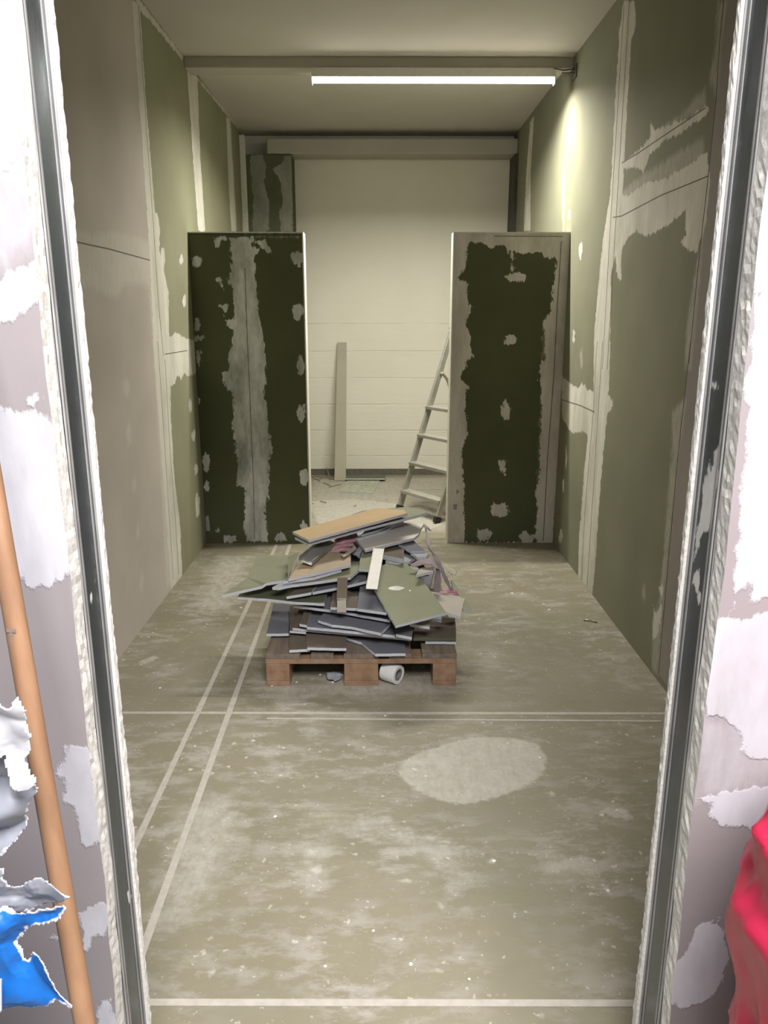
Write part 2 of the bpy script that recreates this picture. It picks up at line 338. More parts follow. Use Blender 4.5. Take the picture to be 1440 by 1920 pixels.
fth = [G('f', [(380, 260), (440, 290), (420, 310), (360, 280)]), G('f', [(500, 180), (720, 190), (540, 210), (530, 260), (515, 260)]), G('f', [(150, 420), (330, 380), (360, 500), (250, 700), (110, 760)]),
       G('f', [(480, 420), (600, 440), (720, 470), (900, 520), (940, 620), (860, 610), (700, 510), (520, 470)]), G('f', [(480, 520), (590, 520), (560, 640), (480, 620)]),
       G('f', [(550, 560), (700, 560), (650, 600)]), G('f', [(370, 100), (900, 90), (860, 150), (420, 155)]), G('p', [(575, 895), (845, 895), (845, 1000), (575, 985)]),
       G('f', [(60, 310), (90, 300), (100, 390), (70, 400)]), G('f', [(1100, 550), (1280, 570), (1260, 620), (1120, 600)]), G('p', [(400, 1040), (480, 1040), (440, 1150), (350, 1150)])]
fl = grid_obj('floor', 2, 0., -2.4, 2.4, -2.6, 7.45, .02, M_floor, pl=fpl, th=fth)
tag(fl, kind='structure')
def slab(name, x0, x1, y0, y1, z0, z1, mat, bevel=0, kind='structure', parent=None):
    o = MB().box(x0, x1, y0, y1, z0, z1).build(name, mat, parent, bevel=bevel)
    if kind and parent is None: tag(o, kind=kind)
    return o
slab('ceiling', -1.5, 1.5, YD, 7.5, ZC, ZC+.1, M_paint)
slab('trim_1', XL, XR, 5.185, 5.34, 2.976, ZC, M_soffit, .004)
# ------------------------------------------------------------ side walls
Lp = lambda key, pts: proj(key, pts, 0, XL)
Rp = lambda key, pts: proj(key, pts, 0, XR)
jl = [(248, 0), (281, 474), (287, 640), (304, 870), (321, 1106)]; jr = [(262, 5), (272, 164), (288, 365), (294, 430), (300, 474), (316, 547), (318, 640), (321, 784), (327, 894), (338, 984), (342, 1080)]
plL = [Lp('p', jl + jr[::-1]), Lp('p', [(316, 634), (330, 623), (350, 634), (368, 640), (368, 700), (352, 706), (345, 700), (340, 712), (332, 703), (328, 722), (318, 726)]),
       Lp('p', [(290, 395), (296, 400), (300, 430), (299, 470), (292, 470)]), Lp('p', [(302, 462), (308, 466), (310, 490), (304, 520), (300, 500)]),
       Lp('p', blob(340, 485, 3.5, 10)), Lp('p', blob(346, 565, 3.5, 12)), Lp('p', blob(363, 815, 3.5, 12)), Lp('p', blob(368, 880, 3.5, 11)), Lp('p', blob(371, 950, 4.5, 27)), Lp('p', blob(357, 762, 3, 12)),
       Lp('p', [(252, -8), (262, 0), (345, 106), (341, 113), (281, 38), (272, 30), (262, 18)]),
       Lp('p', [(351, 130), (370, 146), (376, 300), (385, 434), (372, 434), (362, 300)]), Lp('p', [(356, 128), (460, 250), (459, 257), (372, 152), (362, 150)]),
       Lp('p', [(424, 219), (432, 225), (444, 434), (434, 434), (428, 330)]), Lp('p', [(453, 250), (466, 262), (466, 434), (455, 434)])]
thL = [Lp('5', [(388, 1170), (470, 1200), (590, 1190), (700, 1215), (780, 1240), (780, 1480), (640, 1460), (600, 1540), (540, 1520), (470, 1480), (400, 1470), (388, 1300)]),
       Lp('p', blob(237, 726, 6, 22)), Lp('p', blob(242, 815, 5, 20)), Lp('p', blob(251, 908, 3.5, 18)), Lp('p', blob(258, 998, 3.5, 20)), Lp('p', blob(265, 1087, 3.5, 18)), Lp('p', [(275, 480), (284, 480), (322, 1100), (312, 1100), (296, 800)])]
bsL = [np.array([(YD, -.1), (4.17, -.1), (4.19, 3.2), (YD, 3.2)])]
wl = grid_obj('wall_left', 0, XL, YD, YB, 0, ZC, .0145, M_wallL, pl=plL, th=thL, bs=bsL, depth=-.1, flip=True); tag(wl, kind='structure')
rl = zc('8', [(410, 0), (385, 170), (340, 1000), (300, 1250), (280, 1450), (255, 1750)]) + zc('b', [(270, 150), (270, 260), (240, 500), (215, 750), (190, 1080), (185, 1290)])
rr = zc('8', [(465, 0), (475, 130), (450, 200), (430, 500), (410, 900), (390, 1250), (345, 1400), (340, 1850)]) + zc('b', [(355, 180), (350, 290), (378, 330), (370, 370), (345, 400), (315, 700), (300, 900), (285, 1150), (265, 1380)])
plR = [Rp('p', rl + rr[::-1]),
       Rp('8', [(410, 835), (500, 760), (545, 700), (550, 620), (570, 670), (620, 650), (760, 600), (830, 540), (850, 560), (840, 590), (760, 640), (700, 690), (620, 720), (545, 800), (510, 890), (480, 860), (410, 870)]),
       Rp('8', [(390, 1000), (430, 1005), (520, 940), (640, 910), (740, 850), (840, 770), (860, 930), (830, 1150), (790, 1290), (770, 1300), (735, 1280), (700, 1240), (730, 1200), (730, 1080), (640, 1160), (520, 1220), (470, 1190), (430, 1230), (400, 1280), (395, 1440), (380, 1430), (370, 1380), (360, 1200), (380, 1120)]),
       Rp('b', [(95, 185), (150, 232), (190, 255), (205, 228), (225, 240), (240, 268), (280, 270), (270, 390), (245, 520), (215, 495), (150, 500), (100, 425)]),
       Rp('8', blob(188, 1290, 9, 42)), Rp('8', blob(152, 1730, 8, 36)), Rp('8', blob(130, 1100, 7, 24)), Rp('b', blob(92, 1060, 11, 45)), Rp('b', blob(121, 640, 5, 55)), Rp('b', blob(106, 785, 5, 40)),
       Rp('b', [(600, 1460), (590, 1430), (610, 1480), (640, 1400), (625, 1340), (650, 1330), (640, 1500), (615, 1620), (590, 1640)]),
       Rp('n', [(1213, 250), (1226, 228), (1215, 420), (1214, 618), (1192, 618), (1200, 420)])]
thR = [Rp('8', [(545, 700), (700, 590), (830, 440), (835, 560), (560, 720)]), Rp('b', [(780, 300), (735, 340), (700, 380), (695, 600), (660, 1020), (650, 1180), (620, 1440), (595, 1480), (585, 1790), (625, 1820), (650, 1480), (720, 760)]),
       Rp('8', [(890, 0), (880, 200), (850, 430), (890, 500), (940, 0)]), Rp('8', [(840, 1000), (800, 1250), (735, 1640), (720, 1900), (760, 1900), (830, 1150)]), Rp('8', blob(100, 1000, 8, 180)), Rp('b', blob(545, 1380, 12, 45)), Rp('b', blob(205, 100, 8, 60)),
       Rp('8', [(400, 990), (500, 900), (820, 700), (850, 930), (600, 1000), (400, 1120)])]
bsR = [Rp('p', zc('8', [(925, 0), (905, 200), (880, 510), (840, 950), (800, 1300), (740, 1900)]) + zc('b', [(740, 500), (625, 1815), (900, 2200)]) + [(1500, 1400), (1500, 0)])]
wr = grid_obj('wall_right', 0, XR, YD, YB, 0, ZC, .0145, M_wallR, pl=plR, th=thR, bs=bsR, depth=.1); tag(wr, kind='structure')
# joint lines: narrow grooves between the boards
def seam(wall, key, pts, ax, val, wdt=.003, inward=1, mat=None, name='joint_line'):
    ps = [on(x, y, ax, val) for x, y in zc(key, pts)]; mb = MB()
    for a, c in zip(ps[:-1], ps[1:]):
        d = (c-a).normalized(); nrm = Vector((0, 0, 0)); nrm[ax] = inward; s = d.cross(nrm)*wdt/2
        vs = [a-s, a+s, c+s, c-s]; vs = vs + [v+nrm*.0008 for v in vs]
        mb.add(vs, [(0, 1, 2, 3), (7, 6, 5, 4), (0, 4, 5, 1), (1, 5, 6, 2), (2, 6, 7, 3), (3, 7, 4, 0)])
    return mb.build(name, mat or M_gap, wall)
seam(wl, '5', [(712, 30), (735, 400), (790, 1180), (815, 1560), (840, 1830)], 0, XL, .004)
seam(wl, '6', [(900, 100), (925, 560), (955, 960), (975, 1270)], 0, XL, .004); seam(wl, '6', [(860, 0), (895, 520), (945, 1300)], 0, XL, .003)
seam(wl, '5', [(388, 1243), (560, 1280), (770, 1338)], 0, XL, .005); seam(wl, '6', [(900, 70), (1020, 50)], 0, XL, .004)
seam(wl, 'p', [(361, 142), (376, 434)], 0, XL, .008, mat=M_bead); seam(wl, 'p', [(428, 222), (440, 434)], 0, XL, .008, mat=M_bead)
for q in ([(412, 30), (345, 1100), (300, 1900)], [(440, 0), (372, 1100), (325, 1900)], [(400, 838), (480, 790), (620, 695), (830, 555)], [(355, 1118), (400, 1110), (600, 1005), (845, 905)], [(925, 0), (905, 200), (885, 510)], [(885, 505), (840, 950), (800, 1300), (745, 1870)]):
    seam(wr, '8', q, 0, XR, .004, -1)
seam(wr, 'b', [(800, 0), (735, 580), (680, 1180), (625, 1815)], 0, XR, .005, -1); seam(wr, 'b', [(95, 318), (200, 350), (275, 385)], 0, XR, .005, -1)
seam(wr, 'b', [(290, 0), (270, 380), (225, 900), (205, 1300)], 0, XR, .004, -1); seam(wr, 'b', [(320, 0), (270, 800), (235, 1340)], 0, XR, .004, -1)
# ------------------------------------------------------------ back of the room
slab('wall_back', XL-.1, XR+.1, YB, YB+.12, 0, ZC, M_back)
bb = slab('baseboard_back', XL, XR, YB-.015, YB, 0, .06, M_trim)
Pp = lambda key, pts: proj(key, pts, 1, 7.08)
pier = grid_obj('wall_corner', 1, 7.08, XL, -.755, 0, 2.845, .015, M_pier,
    pl=[Pp('n', [(262, 300), (290, 305), (292, 350), (262, 355)]), Pp('n', [(268, 360), (310, 362), (325, 400), (315, 450), (332, 520), (330, 620), (275, 620), (280, 500), (268, 420)]),
        Pp('n', [(412, 362), (385, 365), (372, 390), (342, 410), (368, 440), (378, 520), (365, 560), (372, 620), (412, 620)])], th=[Pp('n', [(262, 355), (412, 360), (412, 800), (262, 800)])], depth=.24)
tag(pier, kind='structure')
slab('trim_2', -.965, XR, 7.08, 7.32, 2.85, 2.975, M_soffit, .012)
slab('trim_3', XL, XL+.045, 7.04, 7.08, 0, 2.99, M_bead, .003)
slab('trim_4', XR-.03, XR, 7.05, 7.32, 0, 2.85, M_dark, .003)
# ------------------------------------------------------------ half-height partitions
SY, SZ = 5.01, 2.008
S3 = lambda pts: proj('3', pts, 1, SY); S4 = lambda pts: proj('4', pts, 1, SY)
p1 = [S3([(290, 80), (290, 310), (300, 440), (310, 560), (262, 568), (265, 600), (300, 620), (298, 700), (275, 770), (278, 870), (240, 872), (255, 950), (275, 982), (300, 1000), (305, 1090), (298, 1200), (325, 1350), (330, 1540), (372, 1562), (370, 1720), (362, 1790), (380, 1875), (512, 1875), (505, 1780), (490, 1700), (515, 1600), (518, 1400), (540, 1352), (515, 1200), (500, 1100), (505, 1045), (495, 1030), (495, 850), (503, 820), (480, 650), (460, 540), (440, 350), (430, 200), (462, 142), (410, 130), (430, 75)]),
      S3([(192, 85), (230, 75), (290, 80), (290, 92), (235, 100), (228, 150), (195, 130)]), S3([(436, 105), (492, 83), (515, 130), (540, 182), (500, 160)]), S3([(218, 482), (290, 470), (265, 500), (258, 535), (245, 500)]),
      S3([(200, 320), (235, 325), (250, 388), (225, 355)]), S3([(262, 320), (300, 350), (330, 400), (300, 380)])]
for q in [(90, 222, 34, 32), (682, 202, 36, 42), (690, 520, 34, 60), (702, 840, 24, 66), (708, 1120, 25, 58), (722, 1492, 25, 55), (722, 1785, 22, 26), (285, 1858, 42, 26), (587, 1852, 42, 28), (150, 1415, 20, 58), (152, 1770, 20, 48), (92, 590, 18, 46), (100, 678, 55, 14), (100, 790, 12, 50), (105, 1040, 9, 30), (205, 1808, 16, 10), (145, 1545, 15, 30)]:
    p1.append(S3(blob(*q, j=.22)))
def stub(name, x0, x1, pl, plsub, th, label):
    root = empty(name, ((x0+x1)/2, SY+.062, 0))
    g = grid_obj('board_face', 1, SY, x0, x1, 0, SZ, .011, M_stub if x0 < 0 else M_stub2, pl=pl, plsub=plsub, th=th, parent=root, depth=.125)
    return root, g
s1, g1 = stub('partition_wall', XL+.001, -.478, p1, [], [S3([(372, 60), (700, 60), (700, 75), (372, 75)])], '')
tag(s1, 'waist-wide dark green plasterboard partition on the left with one pale central seam of filler', 'partition')
cen = S4([(500, 112), (560, 105), (620, 140), (660, 122), (700, 130), (730, 165), (830, 172), (890, 160), (930, 190), (1000, 200), (1002, 240), (985, 310), (970, 500), (925, 570), (932, 680), (938, 770), (905, 820), (905, 920), (915, 960), (912, 1150), (905, 1300), (900, 1480), (870, 1570), (890, 1650), (880, 1780), (882, 1850), (470, 1850), (465, 1700), (470, 1560), (455, 1380), (465, 1250), (488, 1230), (485, 1150), (470, 1000), (490, 940), (440, 890), (488, 790), (515, 770), (500, 640), (480, 580), (510, 480), (480, 430), (492, 340), (430, 310), (480, 250), (480, 170)])
outer = S4([(350, 30), (1100, 30), (1060, 700), (980, 1900), (355, 1870)])
b4 = [S4(blob(765, 308, 55, 30, j=.15)), S4(blob(735, 676, 45, 32, j=.2)), S4(blob(708, 1080, 26, 52, j=.2)), S4([(665, 1378), (705, 1370), (712, 1400), (700, 1460), (680, 1430)]), S4(blob(672, 1660, 55, 42, j=.2)), S4(blob(585, 1808, 44, 45, j=.2)), S4(blob(828, 1820, 42, 38, j=.2)), S4([(735, 165), (755, 165), (752, 300), (744, 300)]), S4(blob(765, 140, 50, 35))]
s2, g2 = stub('partition_wall', .462, XR-.001, [outer], [cen], [S4([(930, 550), (1010, 500), (960, 1850), (880, 1850)])], '')
# isolated dabs are re-added over the dark centre
me = g2.data; nvv = len(me.vertices); co = np.zeros(nvv*3); me.vertices.foreach_get('co', co); co = co.reshape(-1, 3) + np.array(root_loc(s2))
cur = np.zeros(nvv, np.float32); me.attributes['pl'].data.foreach_get('value', cur)
f2 = field(co[:, [0, 2]], b4); cur = np.maximum(cur, np.where(abs(co[:, 1]-SY) < .001, f2, -1)); me.attributes['pl'].data.foreach_set('value', cur.astype(np.float32))
tag(s2, 'half-height green plasterboard partition on the right framed by a wide filler border, beside the ladder', 'partition')
mk_ = MB()
for (x0, y0, x1, y1) in ((400, 1630, 425, 1632), (402, 1642, 420, 1640), (404, 1655, 424, 1652), (410, 1628, 406, 1658), (420, 1632, 416, 1660), (422, 1545, 436, 1556), (430, 1556, 420, 1565), (425, 1540, 424, 1566)):
    a_, c_ = [on(x, y, 1, SY-.0006) for x, y in zc('4', [(x0, y0), (x1, y1)])]; mk_.tube([a_, c_], .0016, 5)
mk_.build('pencil_mark', M_dark, s2)
def bead(root, pts, r=.0035):
    mb = MB()
    for a, c in zip(pts[:-1], pts[1:]): mb.tube([a, c], r, 6)
    return mb.build('corner_bead', M_bead, root)
mb = MB().box(XL+.002, -.474, SY-.004, SY+.13, SZ, SZ+.006); mb.build('corner_bead', M_bead, s1)
mb = MB().box(.458, XR-.002, SY-.004, SY+.13, SZ, SZ+.006); mb.build('corner_bead', M_bead, s2)
mb = MB(); mb.box(-.482, -.474, SY-.003, SY+.128, 0, SZ); mb.build('corner_bead', M_bead, s1)
mb = MB(); mb.box(.458, .466, SY-.003, SY+.128, 0, SZ); mb.build('corner_bead', M_bead, s2)
seam(s1, '3', [(375, 260), (383, 500), (390, 700), (400, 900), (408, 1100), (415, 1300), (425, 1500), (432, 1860)], 1, SY, .004, -1)
seam(s1, '3', [(42, 68), (55, 400), (75, 720), (105, 1150), (148, 1880)], 1, SY, .008, -1, M_dark, 'edge_gap')
seam(s1, '3', [(42, 62), (715, 66)], 1, SY, .010, -1, M_dark, 'edge_gap')
seam(s2, '4', [(1030, 100), (1005, 500), (985, 900), (950, 1350), (925, 1840)], 1, SY, .005, -1)
seam(s2, '4', [(640, 70), (1040, 72)], 1, SY, .004, -1)
# ------------------------------------------------------------ doorway wall close to the camera
FL, FR = -.4495, .497
def wav(base, seed, amp):
    def f(z):
        v = mnoise.noise(Vector((seed, 0, z*2.2)))*amp*.7 + mnoise.noise(Vector((seed+9, 3, z*9)))*amp*.35 + mnoise.noise(Vector((seed+5, 7, z*60)))*amp*.10
        return base + v
    return f
Fp = lambda key, pts: proj(key, pts, 1, YF)
pF = [Fp('5', [(-300, 150), (40, 190), (70, 260), (80, 330), (100, 420), (120, 500), (135, 640), (110, 760), (60, 850), (0, 900), (-300, 900)]), Fp('5', [(-300, 1500), (0, 1430), (60, 1400), (200, 1310), (245, 1330), (262, 1500), (255, 1630), (240, 1560), (230, 1500), (150, 1600), (60, 1680), (0, 1650), (-300, 1700)]),
      Fp('6', [(-300, 250), (0, 340), (100, 380), (200, 395), (280, 430), (335, 450), (360, 620), (385, 720), (395, 1000), (410, 1150), (375, 1260), (330, 1330), (310, 1310), (270, 1350), (220, 1330), (140, 1350), (90, 1260), (60, 1150), (0, 1000), (-300, 950)]),
      Fp('6', [(145, 250), (165, 290), (280, 290), (270, 305), (215, 300), (190, 340), (155, 330), (160, 300)]),
      Fp('7', [(350, 400), (400, 400), (470, 405), (500, 430), (512, 600), (555, 720), (562, 900), (545, 950), (500, 950), (430, 940), (425, 800), (410, 710), (360, 700), (350, 600), (290, 545), (350, 520)]),
      Fp('7', [(425, 1300), (500, 1260), (600, 1260), (612, 1400), (560, 1450), (520, 1450), (480, 1530), (455, 1510), (440, 1420)]), Fp('7', [(515, 1800), (600, 1790), (630, 1850), (625, 1990), (530, 1990)]), Fp('7', [(232, 1420), (300, 1430), (320, 1450), (290, 1462), (255, 1450)])]
tF = [Fp('5', [(-300, 0), (110, 0), (240, 1100), (200, 1300), (0, 1400), (-300, 1400)]), Fp('6', [(300, 0), (330, 0), (440, 1100), (480, 1800), (440, 1500), (340, 500)])]
hp = wav(FL, 1.3, .008)
wf = grid_obj('wall_front', 1, YF, -2.4, FL-.006, 0, 2.18, .012, M_front, pl=pF, th=tF, edge_u=lambda z: hp(z)-.006, edge_side='hi', depth=.036, edge_mat=M_gyp, flip=False)
tag(wf, kind='structure')
qF = [Fp('8', [(1060, -100), (1100, -100), (1400, -100), (2000, 600), (2000, 4000), (1030, 3900), (960, 3300), (1020, 2400), (1080, 1600)]),
      Fp('c', [(510, 180), (540, 240), (620, 260), (740, 350), (870, 420), (1500, 300), (1500, -300), (560, -300)]),
      Fp('c', [(490, 690), (560, 730), (560, 800), (640, 850), (720, 835), (800, 890), (1300, 900), (1300, 600), (860, 620), (700, 640)]),
      Fp('c', [(500, 1380), (560, 1372), (600, 1375), (655, 1420), (660, 1560), (625, 1650), (600, 1730), (540, 1800), (410, 1840), (330, 1800), (340, 1630), (400, 1560), (450, 1500), (462, 1430)]), Fp('c', blob(585, 1237, 12, 14)), Fp('c', blob(625, 1345, 18, 8))]
qsub = [Fp('b', [(1050, 1400), (1080, 1345), (1110, 1325), (1130, 1400), (1145, 1440), (1200, 1400), (1600, 1380), (1600, 1500), (1200, 1480), (1080, 1520), (920, 1490), (940, 1475), (1040, 1470)]), ]
tR = [Fp('c', [(480, 240), (1300, 240), (1300, 700), (480, 690)])]
hq = wav(FR, 5.1, .008)
fr_ = grid_obj('front_board', 1, YF, FR+.006, 2.4, 0, 2.18, .012, M_front, pl=qF, plsub=qsub, th=tR, edge_u=lambda z: hq(z)+.006, edge_side='lo', depth=.036, edge_mat=M_gyp, parent=wf)
MB().box(-2.4, 2.4, YF, YD, 2.18, ZC+.1).build('door_header', M_gyp, wf)
# rear boards (two layers) with broken edges
def rear(side, x_in, x_out, seed, y0, y1, off):
    hh = wav(x_in, seed, .0035); mb = MB(); n = 230; s = 1 if side > 0 else -1
    vs = []
    for k in range(n+1):
        z = 2.18*k/n; xe = hh(z)+off*s
        for y in (y0, y0+(y1-y0)*.33, y0+(y1-y0)*.66, y1): vs.append((xe+random.gauss(0, .0006), y, z))
        vs.append((x_out, y1, z)); vs.append((x_out, y0, z))
    fs = []
    for k in range(n):
        for q in range(6):
            r = (q+1) % 6; fs.append((k*6+q, k*6+r, (k+1)*6+r, (k+1)*6+q))
    fs += [tuple(range(6)), tuple(n*6+q for q in range(6))]
    return mb.add(vs, fs).build('rear_board', [M_gyp], wf)
rear(-1, FL, -1.3, 2.2, 1.182, 1.192, -.001); rear(-1, FL, -1.3, 7.2, 1.1925, YD, .001)
rear(1, FR, 1.3, 3.9, 1.182, 1.192, -.001); rear(1, FR, 1.3, 8.3, 1.1925, YD, .001)
def studm(x, s, pl, key):
    g = grid_obj('metal_stud', 0, x, 1.099, 1.1815, 0, 2.18, .004, M_stud, pl=pl, parent=wf, flip=(s > 0), depth=s*.001)
    mb = MB()
    for y in (1.0985, 1.1785): mb.box(x-.0025*s if s > 0 else x, x if s > 0 else x+.0025, y, y+.003, 0, 2.18)
    for y in (1.110, 1.165): mb.box(min(x, x-.0012*s), max(x, x-.0012*s), y, y+.004, 0, 2.18)
    mb.build('stud_lip', M_steel, wf)
    MB().box(min(x+.002*s, x+.09*s), max(x+.002*s, x+.09*s), 1.099, 1.1815, 0, 2.18).build('stud_flange', M_steel, wf)
SP = lambda pts: proj('b', pts, 0, FR+.006)
studm(FL-.006, -1, [proj('7', blob(705, 1215, 12, 22), 0, FL-.006), proj('6', [(490, 1420), (520, 1300), (500, 1410)], 0, FL-.006)], 'l')
studm(FR+.006, 1, [SP([(950, 580), (955, 700), (935, 900), (890, 1060), (870, 1040), (850, 1080), (820, 1220), (812, 1200), (835, 1050), (870, 900), (865, 800), (885, 700), (900, 620), (910, 700), (930, 600)]), SP(blob(830, 1290, 14, 60)), SP(blob(935, 240, 12, 22)), SP(blob(850, 1400, 6, 40))], 'r')
# ------------------------------------------------------------ floor tapes
def tape(pts, label, key='p'):
    ps = [on(x, y, 2, 0) for x, y in zc(key, pts)]; n = len(ps)
    vs = [p+Vector((0, 0, .0002)) for p in ps] + [p+Vector((0, 0, .0012)) for p in ps]
    o = MB().add(vs, [tuple(range(n)), tuple(range(2*n-1, n-1, -1))] + [(i, (i+1) % n, n+(i+1) % n, n+i) for i in range(n)]).build('floor_tape', M_tape)
    return tag(o, label, 'tape', 'pale tape strips stuck on the floor')
def tapeline(x, w_, y0, y1, label, slope=0.):
    n = 24; vs = []; r = random.Random(int(x*1000))
    for k in range(n+1):
        y = y0+(y1-y0)*k/n; e = r.uniform(-.0012, .0012); xx = x + slope*(y-y0)
        for a in (-w_/2-e, w_/2+e): vs += [(xx+a, y, .0002), (xx+a, y, .0013)]
    fs = []
    for k in range(n):
        i = k*4; j = i+4; fs += [(i, i+1, j+1, j), (i+1, i+3, j+3, j+1), (i+3, i+2, j+2, j+3), (i+2, i, j, j+2)]
    fs += [(0, 2, 3, 1), (n*4, n*4+1, n*4+3, n*4+2)]
    return tag(MB().add(vs, fs).build('floor_tape', M_tape), label, 'tape')
tapeline(-.728, .021, 1.205, 4.98, 'long straight tape line running into the room, the one nearer the left wall', .006)
tapeline(-.583, .021, 1.205, 4.98, 'long straight tape line running into the room, the one nearer the pallet', -.008)
def tapex(px0, px1, yt, yb, yt2, yb2, label): return tag(tape([(px0, yb), (px1, yb2), (px1, yt2), (px0, yt)], label), label, 'tape')
o = tapex(205, 1250, 1873, 1886, 1875, 1888, 'wide tape strip crossing the floor right at the doorway'); del o['group']
o = tapex(160, 1248, 1334.5, 1338.5, 1336, 1340.5, 'thin pale line across the floor just in front of the pallet, farther of the two'); del o['group']
o = tapex(500, 1240, 1346, 1348.5, 1351, 1354, 'thinner faint line across the floor in front of the pallet, nearer of the two'); del o['group']
# ------------------------------------------------------------ lamp
lamp = empty('linear_ceiling_lamp', (.33, 5.20, 2.976)); tag(lamp, 'long white glowing strip lamp fixed under the ceiling beam', 'lamp')
mb = MB(); mb.box(-.415, 1.075, 5.170, 5.230, 2.925, 2.976); mb.build('housing', M_white, lamp, bevel=.003)
mb = MB(); mb.add([(-.412, 5.172, 2.925), (-.412, 5.228, 2.925), (-.405, 5.212, 2.899), (-.405, 5.188, 2.899), (1.072, 5.172, 2.925), (1.072, 5.228, 2.925), (1.065, 5.212, 2.899), (1.065, 5.188, 2.899)],
    [(0, 1, 2, 3), (4, 7, 6, 5), (3, 2, 6, 7), (0, 3, 7, 4), (1, 5, 6, 2), (0, 4, 5, 1)]).build('diffuser', M_lamp, lamp)
for x in (-.416, 1.074): MB().box(x, x+.004, 5.170, 5.230, 2.888, 2.976).build('end_cap', M_white, lamp)
br = empty('cable_bracket', (1.15, 5.12, 2.93)); tag(br, 'small dark metal bracket on the right wall by the lamp end', 'bracket')
MB().tube([(1.05, 5.10, 2.952), (1.11, 5.11, 2.945), (XR, 5.12, 2.955)], .004, 8).build('rod', M_bracket, br)
MB().box(1.10, XR, 5.10, 5.16, 2.925, 2.931).build('plate', M_bracket, br); MB().box(XR-.008, XR, 5.08, 5.18, 2.90, 2.976).build('wall_plate', M_bracket, br)
# ------------------------------------------------------------ lath and board at the back wall
def P3(px, py, z): return on(px, py, 2, z)
def lathpts():
    b0, b1 = P3(627, 901, .001), P3(648.5, 901, .001)
    t0, t1 = on(632.5, 642, 1, YB-.016), on(650, 642, 1, YB-.016); return b0, b1, t1, t0
q = lathpts(); nn = (q[1]-q[0]).cross(q[3]-q[0]).normalized()*.012
if nn.y > 0: nn = -nn
o = MB().add([*q, *[v+nn for v in q]], [(0, 1, 2, 3), (4, 5, 6, 7), (0, 1, 5, 4), (1, 2, 6, 5), (2, 3, 7, 6), (3, 0, 4, 7)]).build('board_strip', M_lath, bevel=.002)
tag(o, 'tall narrow greyish-beige board strip leaning upright against the pale back wall', 'board')
# ------------------------------------------------------------ boards: paper faces, gypsum edges
def board(name, key, pts, z0, a, bb_, mat, label, cat='board', t=.0125, zs=None, edge=None, jag=.0012, group=None, stain=None):
    """top outline read off the photo, laid on the plane through the first point at height z0 with slopes a (x) and bb_ (y)"""
    px = zc(key, pts)
    if zs is None:
        p0 = P3(*px[0], z0); n = Vector((-a, -bb_, 1)); top = []
        for x, y in px:
            r = ray(x, y); top.append(CO + r*((p0-CO).dot(n)/r.dot(n)))
        nrm = n.normalized()
    else:
        top = [P3(x, y, z) for (x, y), z in zip(px, zs)]; nrm = Vector((0, 0, 1))
    out = []
    for i in range(len(top)):                          # fine steps along the edges: torn paper, broken gypsum
        A_, B_ = top[i], top[(i+1) % len(top)]; k = max(1, int((B_-A_).length/.022)) if zs is None else 1
        side = (B_-A_).cross(nrm).normalized()
        for j in range(k): out.append(A_.lerp(B_, j/k) + (side*random.uniform(-jag, jag) if 0 < j else Vector((0, 0, 0))))
    n_ = len(out); mb = MB(); low = [v - nrm*t for v in out]
    mb.add(out+low, [tuple(range(n_))] , 0); mb.f.append(tuple(range(2*n_-1, n_-1, -1))); mb.m.append(0)
    for i in range(n_): mb.f.append((i, (i+1) % n_, n_+(i+1) % n_, n_+i)); mb.m.append(1)
    o = mb.build(name, [mat, edge or M_gypd]); tag(o, label, cat, group)
    if stain is not None: stain(o, nrm)
    return o
board('board_offcut', 'p', [(635, 921), (700, 924), (714, 897), (655, 896)], .009, 0, 0, M_dusty, 'plaster-smeared green board offcut lying flat at the foot of the leaning strip', t=.008)
board('board_offcut', 'p', [(648, 897), (722, 897), (724, 891), (650, 891)], .03, 0, 0, M_gbd, 'narrow dark green strip on the floor along the back wall skirting')
# ------------------------------------------------------------ pallet
PX0, PX1, PY0, PY1 = -.48, .32, 2.93, 4.13
pal = empty('wooden_pallet', (-.08, 3.53, 0)); tag(pal, 'worn orange-brown wooden euro pallet under the heap of board offcuts', 'pallet')
xs = [(PX0, .1), (-.1525, .145), (PX1-.1, .1)]
for x, w_ in xs:
    MB().box(x, x+w_, PY0, PY1, 0, .022).build('bottom_board', M_wood, pal, bevel=.002)
    for y, l in ((PY0, .1), (3.4575, .145), (PY1-.1, .1)): MB().box(x+.001, x+w_-.001, y, y+l, .022, .100).build('block', M_wood, pal, bevel=.003)
for y, l in ((PY0, .1), (3.4575, .145), (PY1-.1, .1)): MB().box(PX0, PX1, y, y+l, .100, .122).build('cross_board', M_wood, pal, bevel=.002)
for x, w_ in ((PX0, .145), (PX0+.19, .095), (-.1525, .145), (PX1-.285, .095), (PX1-.145, .145)):
    MB().box(x, x+w_, PY0, PY1, .122, .144).build('deck_board', M_wood2, pal, bevel=.002)
# roll of tape under the pallet edge
ca = P3(735, 1284, 0); ctr = Vector((ca.x, ca.y+.03, .042)); ax = Vector((.80, -.60, .0)).normalized()
rl_ = empty('tape_roll', (ctr.x, ctr.y, 0)); tag(rl_, 'white tape roll lying on its side beneath the pallet front', 'roll')
def ringtube(mb, c, ax, r0, r1, l, n=36, mi=0):
    u = ax.cross(Vector((0, 0, 1))).normalized(); v = ax.cross(u); vs = []
    for s, r in ((-.5, r1), (-.47, r1+.0), (.47, r1), (.5, r1-.002), (.5, r0), (-.5, r0)):
        for k in range(n): t = 2*math.pi*k/n; vs.append(c+ax*l*s+(u*math.cos(t)+v*math.sin(t))*r)
    fs = [(i*n+k, i*n+(k+1) % n, ((i+1) % 6)*n+(k+1) % n, ((i+1) % 6)*n+k) for i in range(6) for k in range(n)]
    return mb.add(vs, fs, mi)
